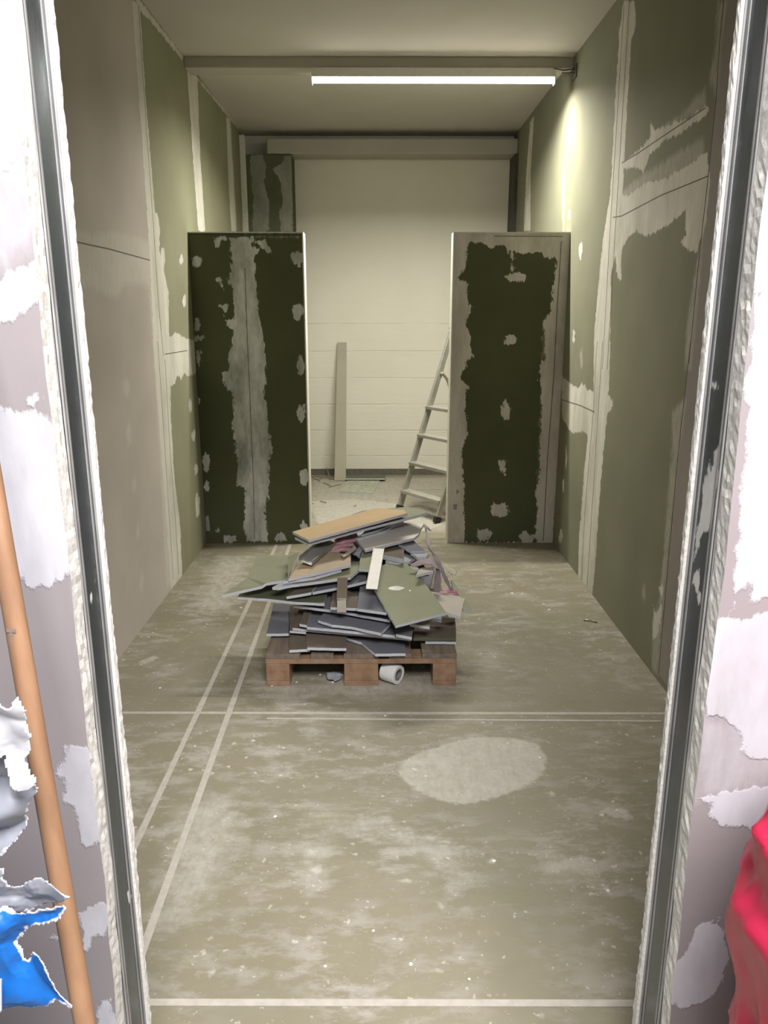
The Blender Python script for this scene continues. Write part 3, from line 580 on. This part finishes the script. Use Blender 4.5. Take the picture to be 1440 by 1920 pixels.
ringtube(MB(), ctr, ax, .027, .042, .072).build('wound_tape', M_rollw, rl_); ringtube(MB(), ctr, ax, .021, .0265, .070).build('core', M_card, rl_)
# ------------------------------------------------------------ the heap (front of the picture plane upward)
HB = 'offcuts heaped on the pallet'
def B(name, pts, z0, a, b_, mat, label, cat='board', **k): return board(name, '1', pts, z0, a, b_, mat, label, cat, **k)
B('board_offcut', [(287, 744), (408, 742), (412, 588), (325, 580)], .170, 0, .03, M_slate, 'dark slate board piece at the bottom left corner of the heap')
B('board_offcut', [(410, 832), (520, 826), (560, 730), (414, 726)], .163, 0, .03, M_brown, 'brown board piece lowest at the pallet front, partly under its brown neighbour')
B('board_offcut', [(507, 818), (718, 822), (720, 740), (500, 732)], .176, 0, .03, M_brown, 'brown rectangular board piece at the middle front edge of the pallet')
B('board_offcut', [(720, 765), (800, 790), (835, 820), (875, 852), (1038, 850), (1038, 780), (900, 740), (722, 740)], .163, 0, .03, M_slate, 'slate board piece with a ragged diagonal left edge, lowest on the pallet front')
B('board_offcut', [(1145, 785), (1311, 787), (1300, 720), (1150, 720)], .162, 0, .02, M_brown, 'board piece showing a pale edge at the right front corner of the pallet')
B('board_offcut', [(1080, 768), (1311, 768), (1306, 660), (1180, 650), (1085, 700)], .180, 0, .04, M_brown, 'dark brown board with green edge on the right rear of the pallet', edge=M_gbd)
B('board_offcut', [(412, 728), (500, 735), (520, 600), (414, 590)], .195, 0, .02, M_brown, 'brown board strip standing out behind the slate piece on the left', t=.01)
B('board_offcut', [(428, 712), (1070, 768), (1078, 700), (980, 620), (460, 615)], .208, .0, .05, M_brown, 'long brown board with a full-length pale front edge, second layer of the heap')
B('board_offcut', [(505, 706), (980, 752), (985, 690), (930, 620), (532, 615)], .229, 0, .05, M_slate, 'long slate board resting on the long brown board, pale front edge')
B('board_offcut', [(465, 690), (506, 698), (530, 622), (492, 618)], .238, 0, .05, M_brown, 'small brown board tab sticking out left between two long boards')
B('board_offcut', [(565, 670), (640, 695), (740, 705), (820, 722), (905, 740), (955, 690), (940, 640), (600, 628)], .252, .0, .05, M_slate, 'slate board with wavy broken front edge over the long slate board')
B('board_offcut', [(985, 745), (1072, 762), (1080, 690), (985, 680)], .236, 0, .04, M_slate, 'short dark piece at the right end of the long front boards')
B('board_offcut', [(1060, 690), (1168, 706), (1170, 660), (1080, 640)], .262, 0, .03, M_light, 'pale beige edge piece under the big green board corner')
B('board_offcut', [(1180, 662), (1232, 668), (1240, 610), (1180, 600)], .272, 0, .03, M_blueg, 'small grey piece peeping out below the beige board on the right')
B('board_offcut', [(432, 588), (700, 624), (955, 670), (940, 600), (870, 505), (640, 515), (475, 530)], .288, .0, .08, M_slate, 'large slate board across the middle of the heap with a long pale edge')
B('board_offcut', [(130, 545), (300, 556), (440, 572), (600, 580), (620, 480), (300, 470), (150, 520)], .312, .03, .03, M_gbd, 'dark green board jutting far left beneath the bent green board')
B('board_offcut', [(632, 600), (780, 606), (800, 540), (700, 500), (645, 525)], .318, 0, .08, M_brown, 'dark board piece behind the hanging brown strip')
B('board_offcut', [(776, 608), (935, 630), (900, 560), (860, 470), (795, 470)], .326, 0, .1, M_slate, 'dark slate piece touching the left edge of the big green board')
B('board_offcut', [(395, 543), (528, 520), (568, 470), (470, 480)], .345, .05, .05, M_brown, 'short dark brown board with slanted right end left of centre')
B('board_offcut', [(535, 520), (700, 488), (830, 458), (820, 400), (620, 420), (566, 470)], .348, .12, .04, M_slate, 'dark board with a rising pale edge beneath the green strip boards')
B('board_offcut', [(355, 488), (560, 462), (740, 438), (785, 400), (850, 390), (800, 350), (560, 390), (440, 440)], .385, .05, .05, M_gb, 'long narrow grey-green board under the tan one, pointing left')
B('board_offcut', [(375, 462), (540, 440), (690, 398), (700, 360), (520, 380), (420, 420)], .402, .06, .05, M_blueg, 'blue-grey broken board edge just below the streaked tan board')
# bent broken board at left
px = zc('1', [(285, 470), (400, 452), (445, 318), (340, 320), (238, 320), (185, 440)]); p0 = P3(*px[0], .385); nb = Vector((-.05, -.05, 1)); top = []
for x, y in px:
    r = ray(x, y); top.append(CO + r*((p0-CO).dot(nb)/r.dot(nb)))
top += [P3(*zc('1', [q_])[0], z_) for q_, z_ in (((105, 496), .362), ((45, 535), .338), ((262, 486), .372))]
low = [v-Vector((0, 0, .0125)) for v in top]; mb = MB(); mb.add(top+low, [(0, 1, 2, 3, 4, 5), (0, 5, 8), (5, 6, 8), (6, 7, 8), (14, 13, 12, 11, 10, 9), (17, 14, 9), (17, 15, 14), (17, 16, 15)])
ring_ = [0, 1, 2, 3, 4, 5, 6, 7, 8]
for k in range(9): mb.f.append((ring_[k], ring_[(k+1) % 9], ring_[(k+1) % 9]+9, ring_[k]+9)); mb.m.append(1)
tag(mb.build('bent_board', [M_gb, M_gypd]), 'pale green board on the left, snapped and drooping at its outer corner', 'board')
B('board_offcut', [(318, 492), (356, 494), (430, 478), (430, 460), (380, 462)], .386, .02, .05, M_blueg, 'small pale sliver between bent green board and long green strip')
# hmm-free: flap of paper at the left rear
board('paper_flap', '1', [(402, 440), (462, 305), (402, 328)], .40, 0, 0, M_gb, 'torn olive paper flap standing up behind the bent green board', 'paper', zs=[.432, .478, .452], t=.002)
B('board_offcut', [(405, 447), (560, 415), (742, 370), (742, 318), (640, 300), (560, 310), (450, 385)], .418, .06, .06, M_tan2, 'streaked tan board piece beneath the pink sheeting')
# metal U channel
def channel(A_, B_, up, w_, d_, name, mat, label, cat, t=.0012):
    prof = [(-w_/2, 0), (w_/2, 0), (w_/2, d_), (w_/2-t, d_), (w_/2-t, t), (-w_/2+t, t), (-w_/2+t, d_), (-w_/2, d_)]
    A_ = Vector(A_); B_ = Vector(B_); d = (B_-A_).normalized(); side = d.cross(Vector(up)).normalized()
    mb = MB(); mb.prof(prof, A_, B_, side); o = mb.build(name, mat); return tag(o, label, cat)
A0 = P3(*zc('1', [(495, 362)])[0], .449); A1 = P3(*zc('1', [(640, 245)])[0], .466)
channel(A0, A1, (0, .62, -.78), .066, .026, 'metal_channel', M_steel, 'bent-open galvanised metal channel offcut pointing up to the right under the top boards', 'metal profile')
# crumpled ribbons
def ribbon(name, key, left, right, mat, label, cat, t=.0015, n=22, m_=7, crump=.006, seed=0, sub=None):
    """sheet spanned between two rails of (px, py, z)"""
    def rail(R, s):
        P = [P3(*zc(key, [(x, y)])[0], z) for x, y, z in R]; k = s*(len(P)-1); i = min(int(k), len(P)-2); return P[i].lerp(P[i+1], k-i)
    vs = []
    for i in range(n+1):
        l, r = rail(left, i/n), rail(right, i/n)
        for j in range(m_+1):
            p = l.lerp(r, j/m_); e = mnoise.noise(p*28+Vector((seed, seed*2, 0)))*crump + abs(mnoise.noise(p*55+Vector((seed, 0, 9))))*crump*.7
            q = mnoise.noise(p*90+Vector((0, seed, 3)))*.004 if (j in (0, m_) or i in (0, n)) else 0
            vs.append(p+Vector((q, 0, e+q)))
    fs = [(i*(m_+1)+j, i*(m_+1)+j+1, (i+1)*(m_+1)+j+1, (i+1)*(m_+1)+j) for i in range(n) for j in range(m_)]
    o = MB().add(vs, fs).build(name, mat, smooth=True); s = o.modifiers.new('thickness', 'SOLIDIFY'); s.thickness = t; s.offset = 0
    return tag(o, label, cat)
# pink folded sheeting: soft rolls lying over each other, one sheet
def folds(name, key, rows, r, mat, label, cat):
    mb = MB()
    for k, row in enumerate(rows):
        P = [P3(*zc(key, [(x, y)])[0], z) for x, y, z in row]; pts = []; n = 14
        for i in range(n+1):
            s = i/n*(len(P)-1); j = min(int(s), len(P)-2); p = P[j].lerp(P[j+1], s-j)
            pts.append(p+Vector((0, 0, mnoise.noise(p*40+Vector((k, 0, 0)))*.006)))
        rr_ = [r*(.35+.65*math.sin(math.pi*min(max(i/n, .04), .96))**.5)*(1+.25*mnoise.noise(Vector((i*.6, k, 0)))) for i in range(n+1)]
        mb.tube(pts, rr_, 10, sq=.55)
    o = mb.build(name, mat, smooth=True); return tag(o, label, cat)
folds('folded_sheeting', '1', [[(626, 300, .44), (684, 290, .445), (745, 285, .45)], [(630, 285, .45), (700, 268, .455), (760, 262, .46)], [(645, 262, .46), (700, 248, .468), (770, 235, .47)], [(660, 240, .468), (720, 222, .475), (775, 215, .475)], [(690, 225, .476), (730, 212, .48), (770, 205, .48)]],
      .022, M_pink, 'dusty pink sheeting folded in layers beneath the top tan board', 'sheeting')
ribbon('broken_strip', '1', [(690, 325, .455), (745, 285, .462), (757, 270, .468)], [(705, 335, .452), (760, 298, .458), (772, 280, .464)], M_light, 'curled pale strip of torn board at the right of the pink folds', 'board', t=.006, crump=.004)
ribbon('broken_board', '1', [(755, 320, .425), (765, 290, .44), (795, 268, .455)], [(790, 330, .42), (798, 310, .43), (815, 290, .45)], M_blueg, 'crumbled blue-grey board lump in the shadow under the pale sheet', 'board', t=.012, crump=.012, seed=4)
B('board_offcut', [(785, 392), (842, 398), (865, 300), (800, 296)], .425, 0, .1, M_gb, 'small grey-green board standing left of the white profile')
# big green board front right with dab of filler
def dab(o, nrm):
    for (x, y, rx, ry, s) in ((987, 500, 42, 11, 3), (1062, 512, 6, 4, 4)):
        pts = zc('1', blob(x, y, rx, ry, 12, .15, s)); c0 = None; mb = MB(); P = []
        p0 = o['_p0']; p0 = Vector(p0)
        for q in pts:
            r = ray(*q); P.append(CO + r*((p0-CO).dot(nrm)/r.dot(nrm)) + nrm*.0002)
        n_ = len(P); mb.add(P+[v+nrm*.0015 for v in P], [tuple(range(n_)), tuple(range(2*n_-1, n_-1, -1))]+[(i, (i+1) % n_, n_+(i+1) % n_, n_+i) for i in range(n_)])
        mb.build('filler_dab', M_chip, o)
GPTS = [(985, 700), (1258, 630), (1195, 540), (1130, 455), (1050, 368), (960, 352), (890, 385), (870, 500), (930, 610)]
o = B('board_offcut', GPTS, .312, -.04, .22, M_gb, 'big green board sloping toward the front right with a white dab of filler')
n_g = Vector((.04, -.22, 1)); o['_p0'] = tuple(P3(*zc('1', [GPTS[0]])[0], .312)); dab(o, n_g.normalized()); del o['_p0']
# white L profile
A0 = P3(*zc('1', [(856, 503)])[0], .392); A1 = P3(*zc('1', [(895, 285)])[0], .47)
channel(A0, A1, (0, .25, -1), .050, .012, 'white_profile', M_white, 'white enamelled profile strip hanging down over the front of the heap', 'metal profile')
# hanging brown strip with pale broken end
A0 = P3(*zc('1', [(694, 560)])[0], .355); A1 = P3(*zc('1', [(698, 440)])[0], .405)
r_ = empty('hanging_strip', (A0.x, A0.y, .33)); tag(r_, 'narrow brown strip hanging over the centre of the heap with a torn pale lower end', 'board')
MB().prof([(-.022, 0), (.022, 0), (.022, .006), (-.022, .006)], A0, A1, (1, 0, 0)).build('strip', M_brown, r_)
MB().prof([(-.020, 0), (.018, 0), (.016, .009), (-.018, .009)], A0-Vector((0, .012, .052)), A0+Vector((0, .002, .004)), (1, 0, .1)).build('torn_end', M_light, r_)
B('board_offcut', [(915, 318), (1027, 340), (1030, 288), (985, 265), (925, 262)], .445, .0, .05, M_brown, 'thick dark brown block of board right of the white profile', t=.022)
B('board_offcut', [(1000, 258), (1070, 298), (1145, 296), (1080, 240), (1040, 222)], .462, -.05, .05, M_slate, 'grey board piece projecting right under the pale sheet')
B('board_offcut', [(1065, 306), (1100, 330), (1150, 330), (1165, 312), (1130, 298)], .445, -.05, .05, M_blueg, 'small blue-grey board shard on the right flank near the top')
B('board_offcut', [(930, 350), (950, 358), (1000, 362), (1060, 352), (1100, 330), (1030, 310), (960, 325)], .425, -.05, .04, M_blueg, 'crumbling light blue-grey board under the brown block')
B('board_offcut', [(1060, 400), (1112, 395), (1100, 375), (1060, 378)], .40, 0, .03, M_light, 'tiny beige board end above the big green board')
B('board_offcut', [(1095, 425), (1188, 405), (1190, 385), (1120, 388)], .415, 0, .03, M_light, 'beige board end on the right beneath the mauve paper')
B('board_offcut', [(1190, 600), (1335, 654), (1357, 552), (1280, 530), (1175, 515)], .30, -.1, .1, M_light, 'plain beige board on the right flank behind the big green board')
B('board_shard', [(1350, 612), (1398, 612), (1340, 520), (1285, 450), (1300, 530)], .25, -.2, .1, M_gb, 'thin green shard at the far right of the heap')
ribbon('paper_strip', '1', [(1055, 370, .43), (1110, 350, .44), (1170, 335, .445), (1205, 380, .42), (1195, 450, .37), (1190, 515, .32)], [(1070, 385, .42), (1120, 375, .43), (1175, 375, .435), (1225, 400, .415), (1232, 460, .37), (1222, 518, .32)], M_mauve, 'torn mauve-grey board paper draped down the right side', 'paper', seed=2)
ribbon('standing_board', '1', [(1142, 170, .50), (1152, 260, .475), (1195, 350, .43), (1232, 420, .385), (1278, 512, .31)], [(1148, 172, .50), (1180, 300, .46), (1222, 345, .435), (1258, 430, .38), (1292, 512, .31)], M_mauve, 'tall curved mauve board shard leaning on the right flank of the heap', 'board', t=.006, crump=.003, seed=5)
ribbon('paper_curl', '1', [(1135, 148, .51), (1158, 165, .505), (1178, 190, .50)], [(1130, 160, .505), (1150, 175, .50), (1170, 188, .50)], M_mauve, 'small curled paper tip at the top right of the heap', 'paper', crump=.002, n=8, m_=3)
ribbon('paper_shred', '1', [(1225, 350, .40), (1262, 370, .39), (1315, 408, .37)], [(1235, 365, .395), (1268, 412, .38), (1310, 430, .365)], M_light, 'pale curved paper shred hanging off the far right side', 'paper', crump=.008, n=12, m_=5, seed=3)
folds('pink_scrap', '1', [[(1225, 522, .30), (1270, 530, .30), (1318, 530, .29)], [(1240, 512, .305), (1280, 514, .305), (1315, 518, .30)]], .016, M_pink, 'salmon pink scrap on the beige board at the right', 'sheeting')
# upper pale sheets and top boards
B('board_offcut', [(820, 292), (1000, 248), (1085, 226), (1108, 208), (1135, 150), (1050, 138), (900, 180), (765, 228)], .468, .03, .08, M_pale, 'large pale grey board with a notched right corner near the top of the heap')
B('board_offcut', [(778, 230), (930, 188), (960, 165), (1028, 140), (1028, 110), (900, 140), (830, 180)], .490, .03, .08, M_blueg, 'blue-grey broken board lying on the pale notched board')
B('board_offcut', [(800, 212), (900, 180), (1030, 130), (1025, 104), (900, 132), (835, 165)], .503, .03, .08, M_blueg, 'thin blue-grey layer just under the two long top boards', t=.008)
B('board_offcut', [(512, 256), (760, 190), (1035, 122), (1162, 88), (1050, 58), (800, 80), (440, 222)], .512, .08, .06, M_gb, 'long grey-green board directly under the topmost tan board, poking out right')
B('board_offcut', [(515, 238), (1047, 92), (1030, 76), (880, 65), (427, 193)], .535, .10, .06, M_tan, 'long smooth tan board lying on the very top of the heap')
# dark inner rubble that carries the upper layers
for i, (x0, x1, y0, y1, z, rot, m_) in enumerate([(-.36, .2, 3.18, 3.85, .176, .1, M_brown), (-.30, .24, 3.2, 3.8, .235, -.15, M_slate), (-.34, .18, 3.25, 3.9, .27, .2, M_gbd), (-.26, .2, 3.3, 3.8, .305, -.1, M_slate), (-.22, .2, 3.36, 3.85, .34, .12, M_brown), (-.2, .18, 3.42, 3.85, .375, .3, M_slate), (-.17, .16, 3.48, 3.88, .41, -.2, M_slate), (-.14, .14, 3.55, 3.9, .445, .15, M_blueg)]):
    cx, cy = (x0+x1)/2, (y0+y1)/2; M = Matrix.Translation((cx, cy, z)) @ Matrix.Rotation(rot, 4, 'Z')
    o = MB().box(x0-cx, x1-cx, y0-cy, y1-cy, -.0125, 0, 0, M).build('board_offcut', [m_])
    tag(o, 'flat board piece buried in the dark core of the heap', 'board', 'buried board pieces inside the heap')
# ------------------------------------------------------------ step ladder
lf = P3(747.5, 958, 0); rf = P3(818, 981, 0); lad = empty('step_ladder', ((lf.x+rf.x)/2+.3, (lf.y+rf.y)/2+.2, 0)); tag(lad, 'aluminium step ladder standing half hidden behind the right partition', 'ladder')
bd = (rf-lf).normalized(); ld = Vector((-bd.y, bd.x, 0)).normalized()
if ld.x < 0: ld = -ld
up = (Vector((0, 0, 1)) + ld*.378)
def stile(p, name='stile', h=1.40):
    q = p + up*h
    MB().prof([(-.011, -.024), (.011, -.024), (.011, .024), (-.011, .024)], p+up*.03, q, bd).build(name, M_alu, lad, bevel=.004)
    MB().prof([(-.014, -.028), (.014, -.028), (.014, .028), (-.014, .028)], p+up*.001, p+up*.045, bd).build('foot', M_rub, lad)
    MB().prof([(-.013, -.026), (.013, -.026), (.013, .026), (-.013, .026)], q, q+up*.04, bd).build('end_cap', M_rub, lad)
rf = lf + bd*.40 if (rf-lf).length > 2 else rf
stile(lf); stile(rf)
up_n = Vector((0, 0, 1))
for z in (.158, .375, .59, .805):
    a_, b_ = lf+up*z, rf+up*z; dd = .045 if z < .82 else .12
    vs = []
    for p in (a_, b_):
        for s, h in ((-dd, -.012), (dd, -.012), (dd, .012), (-dd, .012)): vs.append(p+ld*(s+(.0 if z < .82 else .08))+up_n*h)
    MB().add(vs, [(0, 1, 2, 3), (7, 6, 5, 4), (0, 4, 5, 1), (1, 5, 6, 2), (2, 6, 7, 3), (3, 7, 4, 0)]).build('step' if z < .82 else 'platform', M_alu, lad, bevel=.003)
for p, sg in ((lf, 1), (rf, -1)):
    c0 = p+up*1.07; pts = []
    for k in range(31):
        s = (k/30)**1.8; pts.append(c0 + ld*(.075*(1-math.exp(-s*1.1/.05))+.20*s) + Vector((0, 0, -1.06*s)) + bd*.022*sg)
    pts[-1].z = .02; MB().tube(pts, .012, 10).build('rear_leg', M_alu, lad, smooth=True)
    MB().tube([pts[-1]+Vector((0, 0, -.018)), pts[-1]+Vector((0, 0, .03))], .017, 10).build('foot', M_rub, lad)
c0 = lf+up*1.36; c1 = rf+up*1.36; MB().tube([c0, c1], .012, 10).build('top_rail', M_alu, lad)
# ------------------------------------------------------------ crumbs, splinters
for i, (x, y, s) in enumerate([(524, 1260, 9), (510, 1286, 4), (556, 1279, 4), (540, 1285, 5), (624, 1279, 6), (640, 1266, 7), (600, 1265, 5), (1100, 1163, 8), (1112, 1165, 6), (960, 1113, 7), (1030, 1143, 5), (516, 1531, 6), (770, 1808, 8), (610, 1812, 6), (880, 1836, 5), (452, 1140, 4), (300, 1290, 5), (700, 1745, 5), (1140, 1670, 7), (926, 1614, 7), (722, 1342, 4), (1012, 1420, 4)]):
    p = P3(x, y, 0); r = s/1428*(p.y+.4)*.55; n_ = 7; rr_ = random.Random(i); vs = []
    for h, k_ in ((0.0004, 1), (r*.35, .6)):
        for k in range(n_): t = 2*math.pi*k/n_; q_ = r*k_*rr_.uniform(.7, 1.25); vs.append((p.x+q_*math.cos(t), p.y+q_*math.sin(t), h))
    o = MB().add(vs, [tuple(range(n_)), tuple(range(2*n_-1, n_-1, -1))]+[(k, (k+1) % n_, n_+(k+1) % n_, n_+k) for k in range(n_)]).build('plaster_crumb', M_chip)
    tag(o, 'small white plaster crumb lying on the dusty olive floor', 'crumb', 'plaster crumbs on the floor')
for i, (x0, y0, x1, y1) in enumerate([(612, 876, 620, 900), (606, 905, 622, 912), (590, 893, 626, 899), (585, 900, 604, 897), (616, 914, 640, 908), (583, 946, 588, 944), (600, 940, 612, 943), (664, 950, 668, 948), (575, 890, 600, 902), (1094, 1163, 1120, 1167)]):
    a_ = P3(x0, y0, .002); b_ = P3(x1, y1, .004)
    if i == 0: a_, b_ = P3(620, 900, .004), on(612, 876, 1, 7.28)
    mid = a_.lerp(b_, .5)+Vector((0, 0, .004))
    o = MB().tube([a_, mid, b_], .003, 6).build('wood_splinter', M_twig)
    tag(o, ['', 'brown splinter crossing the debris left of the leaning strip', 'longest brown splinter against the back skirting', 'short splinter at the far left of the back floor', 'splinter just right of and below the leaning strip foot', 'tiny splinter nearest the left partition edge', 'short dark splinter on open floor beyond the heap', 'tiny splinter on the floor behind the top tan board', 'splinter beside the left partition at the back skirting', 'dark splinter lying alone on the floor by the right wall'][i] if i != 0 else 'thin twig of wire leaning on the skirting left of the upright strip', 'splinter', 'thin splinters and wires on the floor')
o = ribbon('paper_scrap', 'p', [(612, 1262, .016), (626, 1258, .018), (640, 1262, .014)], [(614, 1274, .010), (628, 1277, .014), (640, 1272, .010)], M_blueg, 'crumpled grey paper scrap on the floor under the pallet left of its centre block', 'paper', n=12, m_=6, crump=.008)
# ------------------------------------------------------------ foreground: pole, torn sack, red bag
pb = on(163, 1940, 1, .80); pt = on(-2, 985, 1, .92); d = (pt-pb).normalized()
pbase = pb + d*(-(pb.z)/d.z); ptop = pbase + d*1.62
k_ = []
for i in range(25): k_.append(pbase.lerp(ptop, i/24))
po = empty('wooden_pole', (pbase.x, pbase.y, 0)); tag(po, 'round orange-brown wooden broom pole leaning on the wall left of the doorway', 'pole')
MB().tube(k_, [.0135]*25, 24).build('shaft', M_pole, po, smooth=True)
pm = on(30, 1213, 1, .86)
t_ = (pm.z-pbase.z)/d.z; c_ = pbase+d*t_; vs = []
for a in (-.5, 0, .5):
    for h in (-.012, 0, .014): vs.append(c_+Vector((math.sin(a-.15)*.0137, -math.cos(a-.15)*.0137, h)))
mk = MB(); 
for (a0, a1, h0, h1) in ((-.45, .45, .009, .014), (-.1, .12, -.014, .009)):
    q = []
    for r in (.0137, .0141):
        for a, h in ((a0, h0), (a1, h0), (a1, h1), (a0, h1)): q.append(c_+Vector((math.sin(a-.1)*r, -math.cos(a-.1)*r, h)))
    mk.add(q, [(0, 1, 2, 3), (7, 6, 5, 4), (0, 4, 5, 1), (1, 5, 6, 2), (2, 6, 7, 3), (3, 7, 4, 0)])
mk.build('grey_mark', simple('mat_grey_mark', (.22, .17, .14), .8), po)
# torn plaster sack
def sheet(name, key, pts, Y, mat, parent, amp, seed, step=.0018, lean=0.):
    P = proj(key, pts, 1, Y); u0, v0 = P.min(0)-.01; u1, v1 = P.max(0)+.01
    nu = int((u1-u0)/step)+2; nv = int((v1-v0)/step)+2; U, V = np.meshgrid(u0+np.arange(nu)*step, v0+np.arange(nv)*step)
    Q = np.stack([U.ravel(), V.ravel()], 1); jn = np.array([mnoise.noise(Vector((a*60, c*60, seed)))*.004+mnoise.noise(Vector((a*170, c*170, seed)))*.0025 for a, c in Q]); D = sdf(P, Q)+jn
    idx = -np.ones(len(Q), int); keep = D > -.0005; Z = []
    vs = []; rim = []
    for i in np.nonzero(keep)[0]:
        a, c = Q[i]; n1 = 1-abs(mnoise.noise(Vector((a*9+c*5, c*12-a*6, seed*3.)))*2); n2 = mnoise.noise(Vector((a*32, c*26, seed)))
        curl = .010*max(0., 1-D[i]/.02)
        idx[i] = len(vs); vs.append(Vector((a, Y + amp*(n1*.8+n2*.35) - curl*math.sin(seed+a*40) + lean*(v1-c), c))); rim.append(D[i])
    fs = []
    for r in range(nv-1):
        for c in range(nu-1):
            q = [idx[r*nu+c], idx[r*nu+c+1], idx[(r+1)*nu+c+1], idx[(r+1)*nu+c]]
            if min(q) >= 0: fs.append(tuple(q))
    o = MB().add(vs, fs).build(name, mat, parent, smooth=True, fixn=False)
    at = o.data.attributes.new('rim', 'FLOAT', 'POINT'); at.data.foreach_set('value', np.array(rim, np.float32))
    s = o.modifiers.new('thickness', 'SOLIDIFY'); s.thickness = .0012; return o
sk = empty('torn_plaster_sack', (-.62, .80, 0)); tag(sk, 'torn blue and white plaster sack with grey lining in front of the wooden pole', 'sack')
YS = .745
sheet('white_film', '7', [(-700, 150), (0, 190), (30, 215), (55, 165), (75, 150), (92, 200), (122, 300), (132, 400), (112, 430), (134, 460), (115, 520), (165, 630), (140, 683), (60, 685), (32, 600), (0, 490), (-700, 480)], YS+.03, M_film, sk, .018, 1)
sheet('grey_lining', '7', [(-700, 450), (0, 470), (32, 590), (60, 670), (155, 675), (155, 720), (135, 790), (105, 900), (40, 980), (0, 1000), (-700, 1000)], YS+.045, M_lining, sk, .02, 2)
sheet('grey_lining', '7', [(-700, 1050), (0, 1090), (20, 1170), (50, 1210), (95, 1205), (120, 1175), (200, 1150), (265, 1185), (330, 1230), (365, 1245), (330, 1290), (60, 1370), (0, 1345), (-700, 1345)], YS+.012, M_lining, sk, .016, 3)
sheet('blue_panel', '7', [(-700, 1330), (0, 1345), (60, 1368), (200, 1325), (350, 1275), (322, 1345), (230, 1395), (150, 1430), (95, 1480), (60, 1535), (110, 1630), (150, 1585), (195, 1570), (240, 1610), (280, 1680), (300, 1730), (340, 1762), (400, 1795), (330, 1803), (230, 1852), (140, 1882), (0, 1910), (-700, 2400)], YS, M_blue, sk, .014, 4)
# lower body of the sack, standing left of the frame
mb = MB(); vs = []; n_ = 28; lv = 26
for i in range(lv+1):
    z = .78*i/lv
    for k in range(n_):
        t = 2*math.pi*k/n_; rx = .135+.02*math.sin(z*7); ry = .085; e = 1+.10*mnoise.noise(Vector((math.cos(t)*2, math.sin(t)*2, z*7)))+.05*mnoise.noise(Vector((math.cos(t)*6, math.sin(t)*6, z*20)))
        if z > .70: e *= 1-(z-.70)*1.5
        cx = math.copysign(abs(math.cos(t))**.6, math.cos(t)); sy_ = math.copysign(abs(math.sin(t))**.6, math.sin(t)); vs.append((-.735+rx*cx*e, .86+ry*sy_*e, z))
fs = [(i*n_+k, i*n_+(k+1) % n_, (i+1)*n_+(k+1) % n_, (i+1)*n_+k) for i in range(lv) for k in range(n_)] + [tuple(range(n_-1, -1, -1)), tuple(lv*n_+k for k in range(n_))]
M_bluep = simple('mat_blue_sack_body', (.005, .12, .42), .4, var=.05)
mb.add(vs, fs).build('sack_body', M_bluep, sk, smooth=True)
gl = [on(x, y, 1, YS-.004) for x, y in zc('7', [(-20, 1680), (6, 1680), (7, 1850), (-20, 1850)])]
MB().add(gl+[v+Vector((0, .002, 0)) for v in gl], [(0, 1, 2, 3), (7, 6, 5, 4), (0, 4, 5, 1), (1, 5, 6, 2), (2, 6, 7, 3), (3, 7, 4, 0)]).build('printed_mark', M_film, sk)
# crimson rubbish bag
vs = []; n_ = 110; lv = 110; prof = [(0, .22), (.3, .285), (.63, .305), (.74, .318), (.776, .325), (.80, .312), (.82, .308), (.88, .303), (.93, .29), (.97, .25), (1.0, .17), (1.02, .03)]
BC = (.773, .79)
def pr(z):
    for (a, ra), (c, rc) in zip(prof[:-1], prof[1:]):
        if z <= c+1e-6: return ra+(rc-ra)*(z-a)/(c-a)
    return .03
for i in range(lv+1):
    z = 1.02*(1-(1-i/lv)**1.15); 
    for k in range(n_):
        t = 2*math.pi*k/n_; c_, s_ = math.cos(t), math.sin(t)
        v1 = Vector((c_*1.6, s_*1.6, z*4.)); v2 = Vector((c_*3.4+z*3, s_*3.4, z*9.))
        e = .015*(1-2*abs(mnoise.noise(v1+Vector((1, 2, 3))))) + .011*(1-2.4*abs(mnoise.noise(v2*.8+Vector((z*4, 0, 0))))) + .003*(1-2*abs(mnoise.noise(v2*2.3)))
        r = pr(z); r = max(.005, r+(e-.016)*min(1, r/.12)); vs.append((BC[0]+r*c_, BC[1]+r*.68*s_, max(0, z+e*.3*(z > .02))))
fs = [(i*n_+k, i*n_+(k+1) % n_, (i+1)*n_+(k+1) % n_, (i+1)*n_+k) for i in range(lv) for k in range(n_)] + [tuple(range(n_-1, -1, -1)), tuple(lv*n_+k for k in range(n_))]
o = MB().add(vs, fs).build('rubbish_bag', M_red, smooth=True); tag(o, 'crumpled crimson plastic bag standing on the right of the doorway', 'bag')
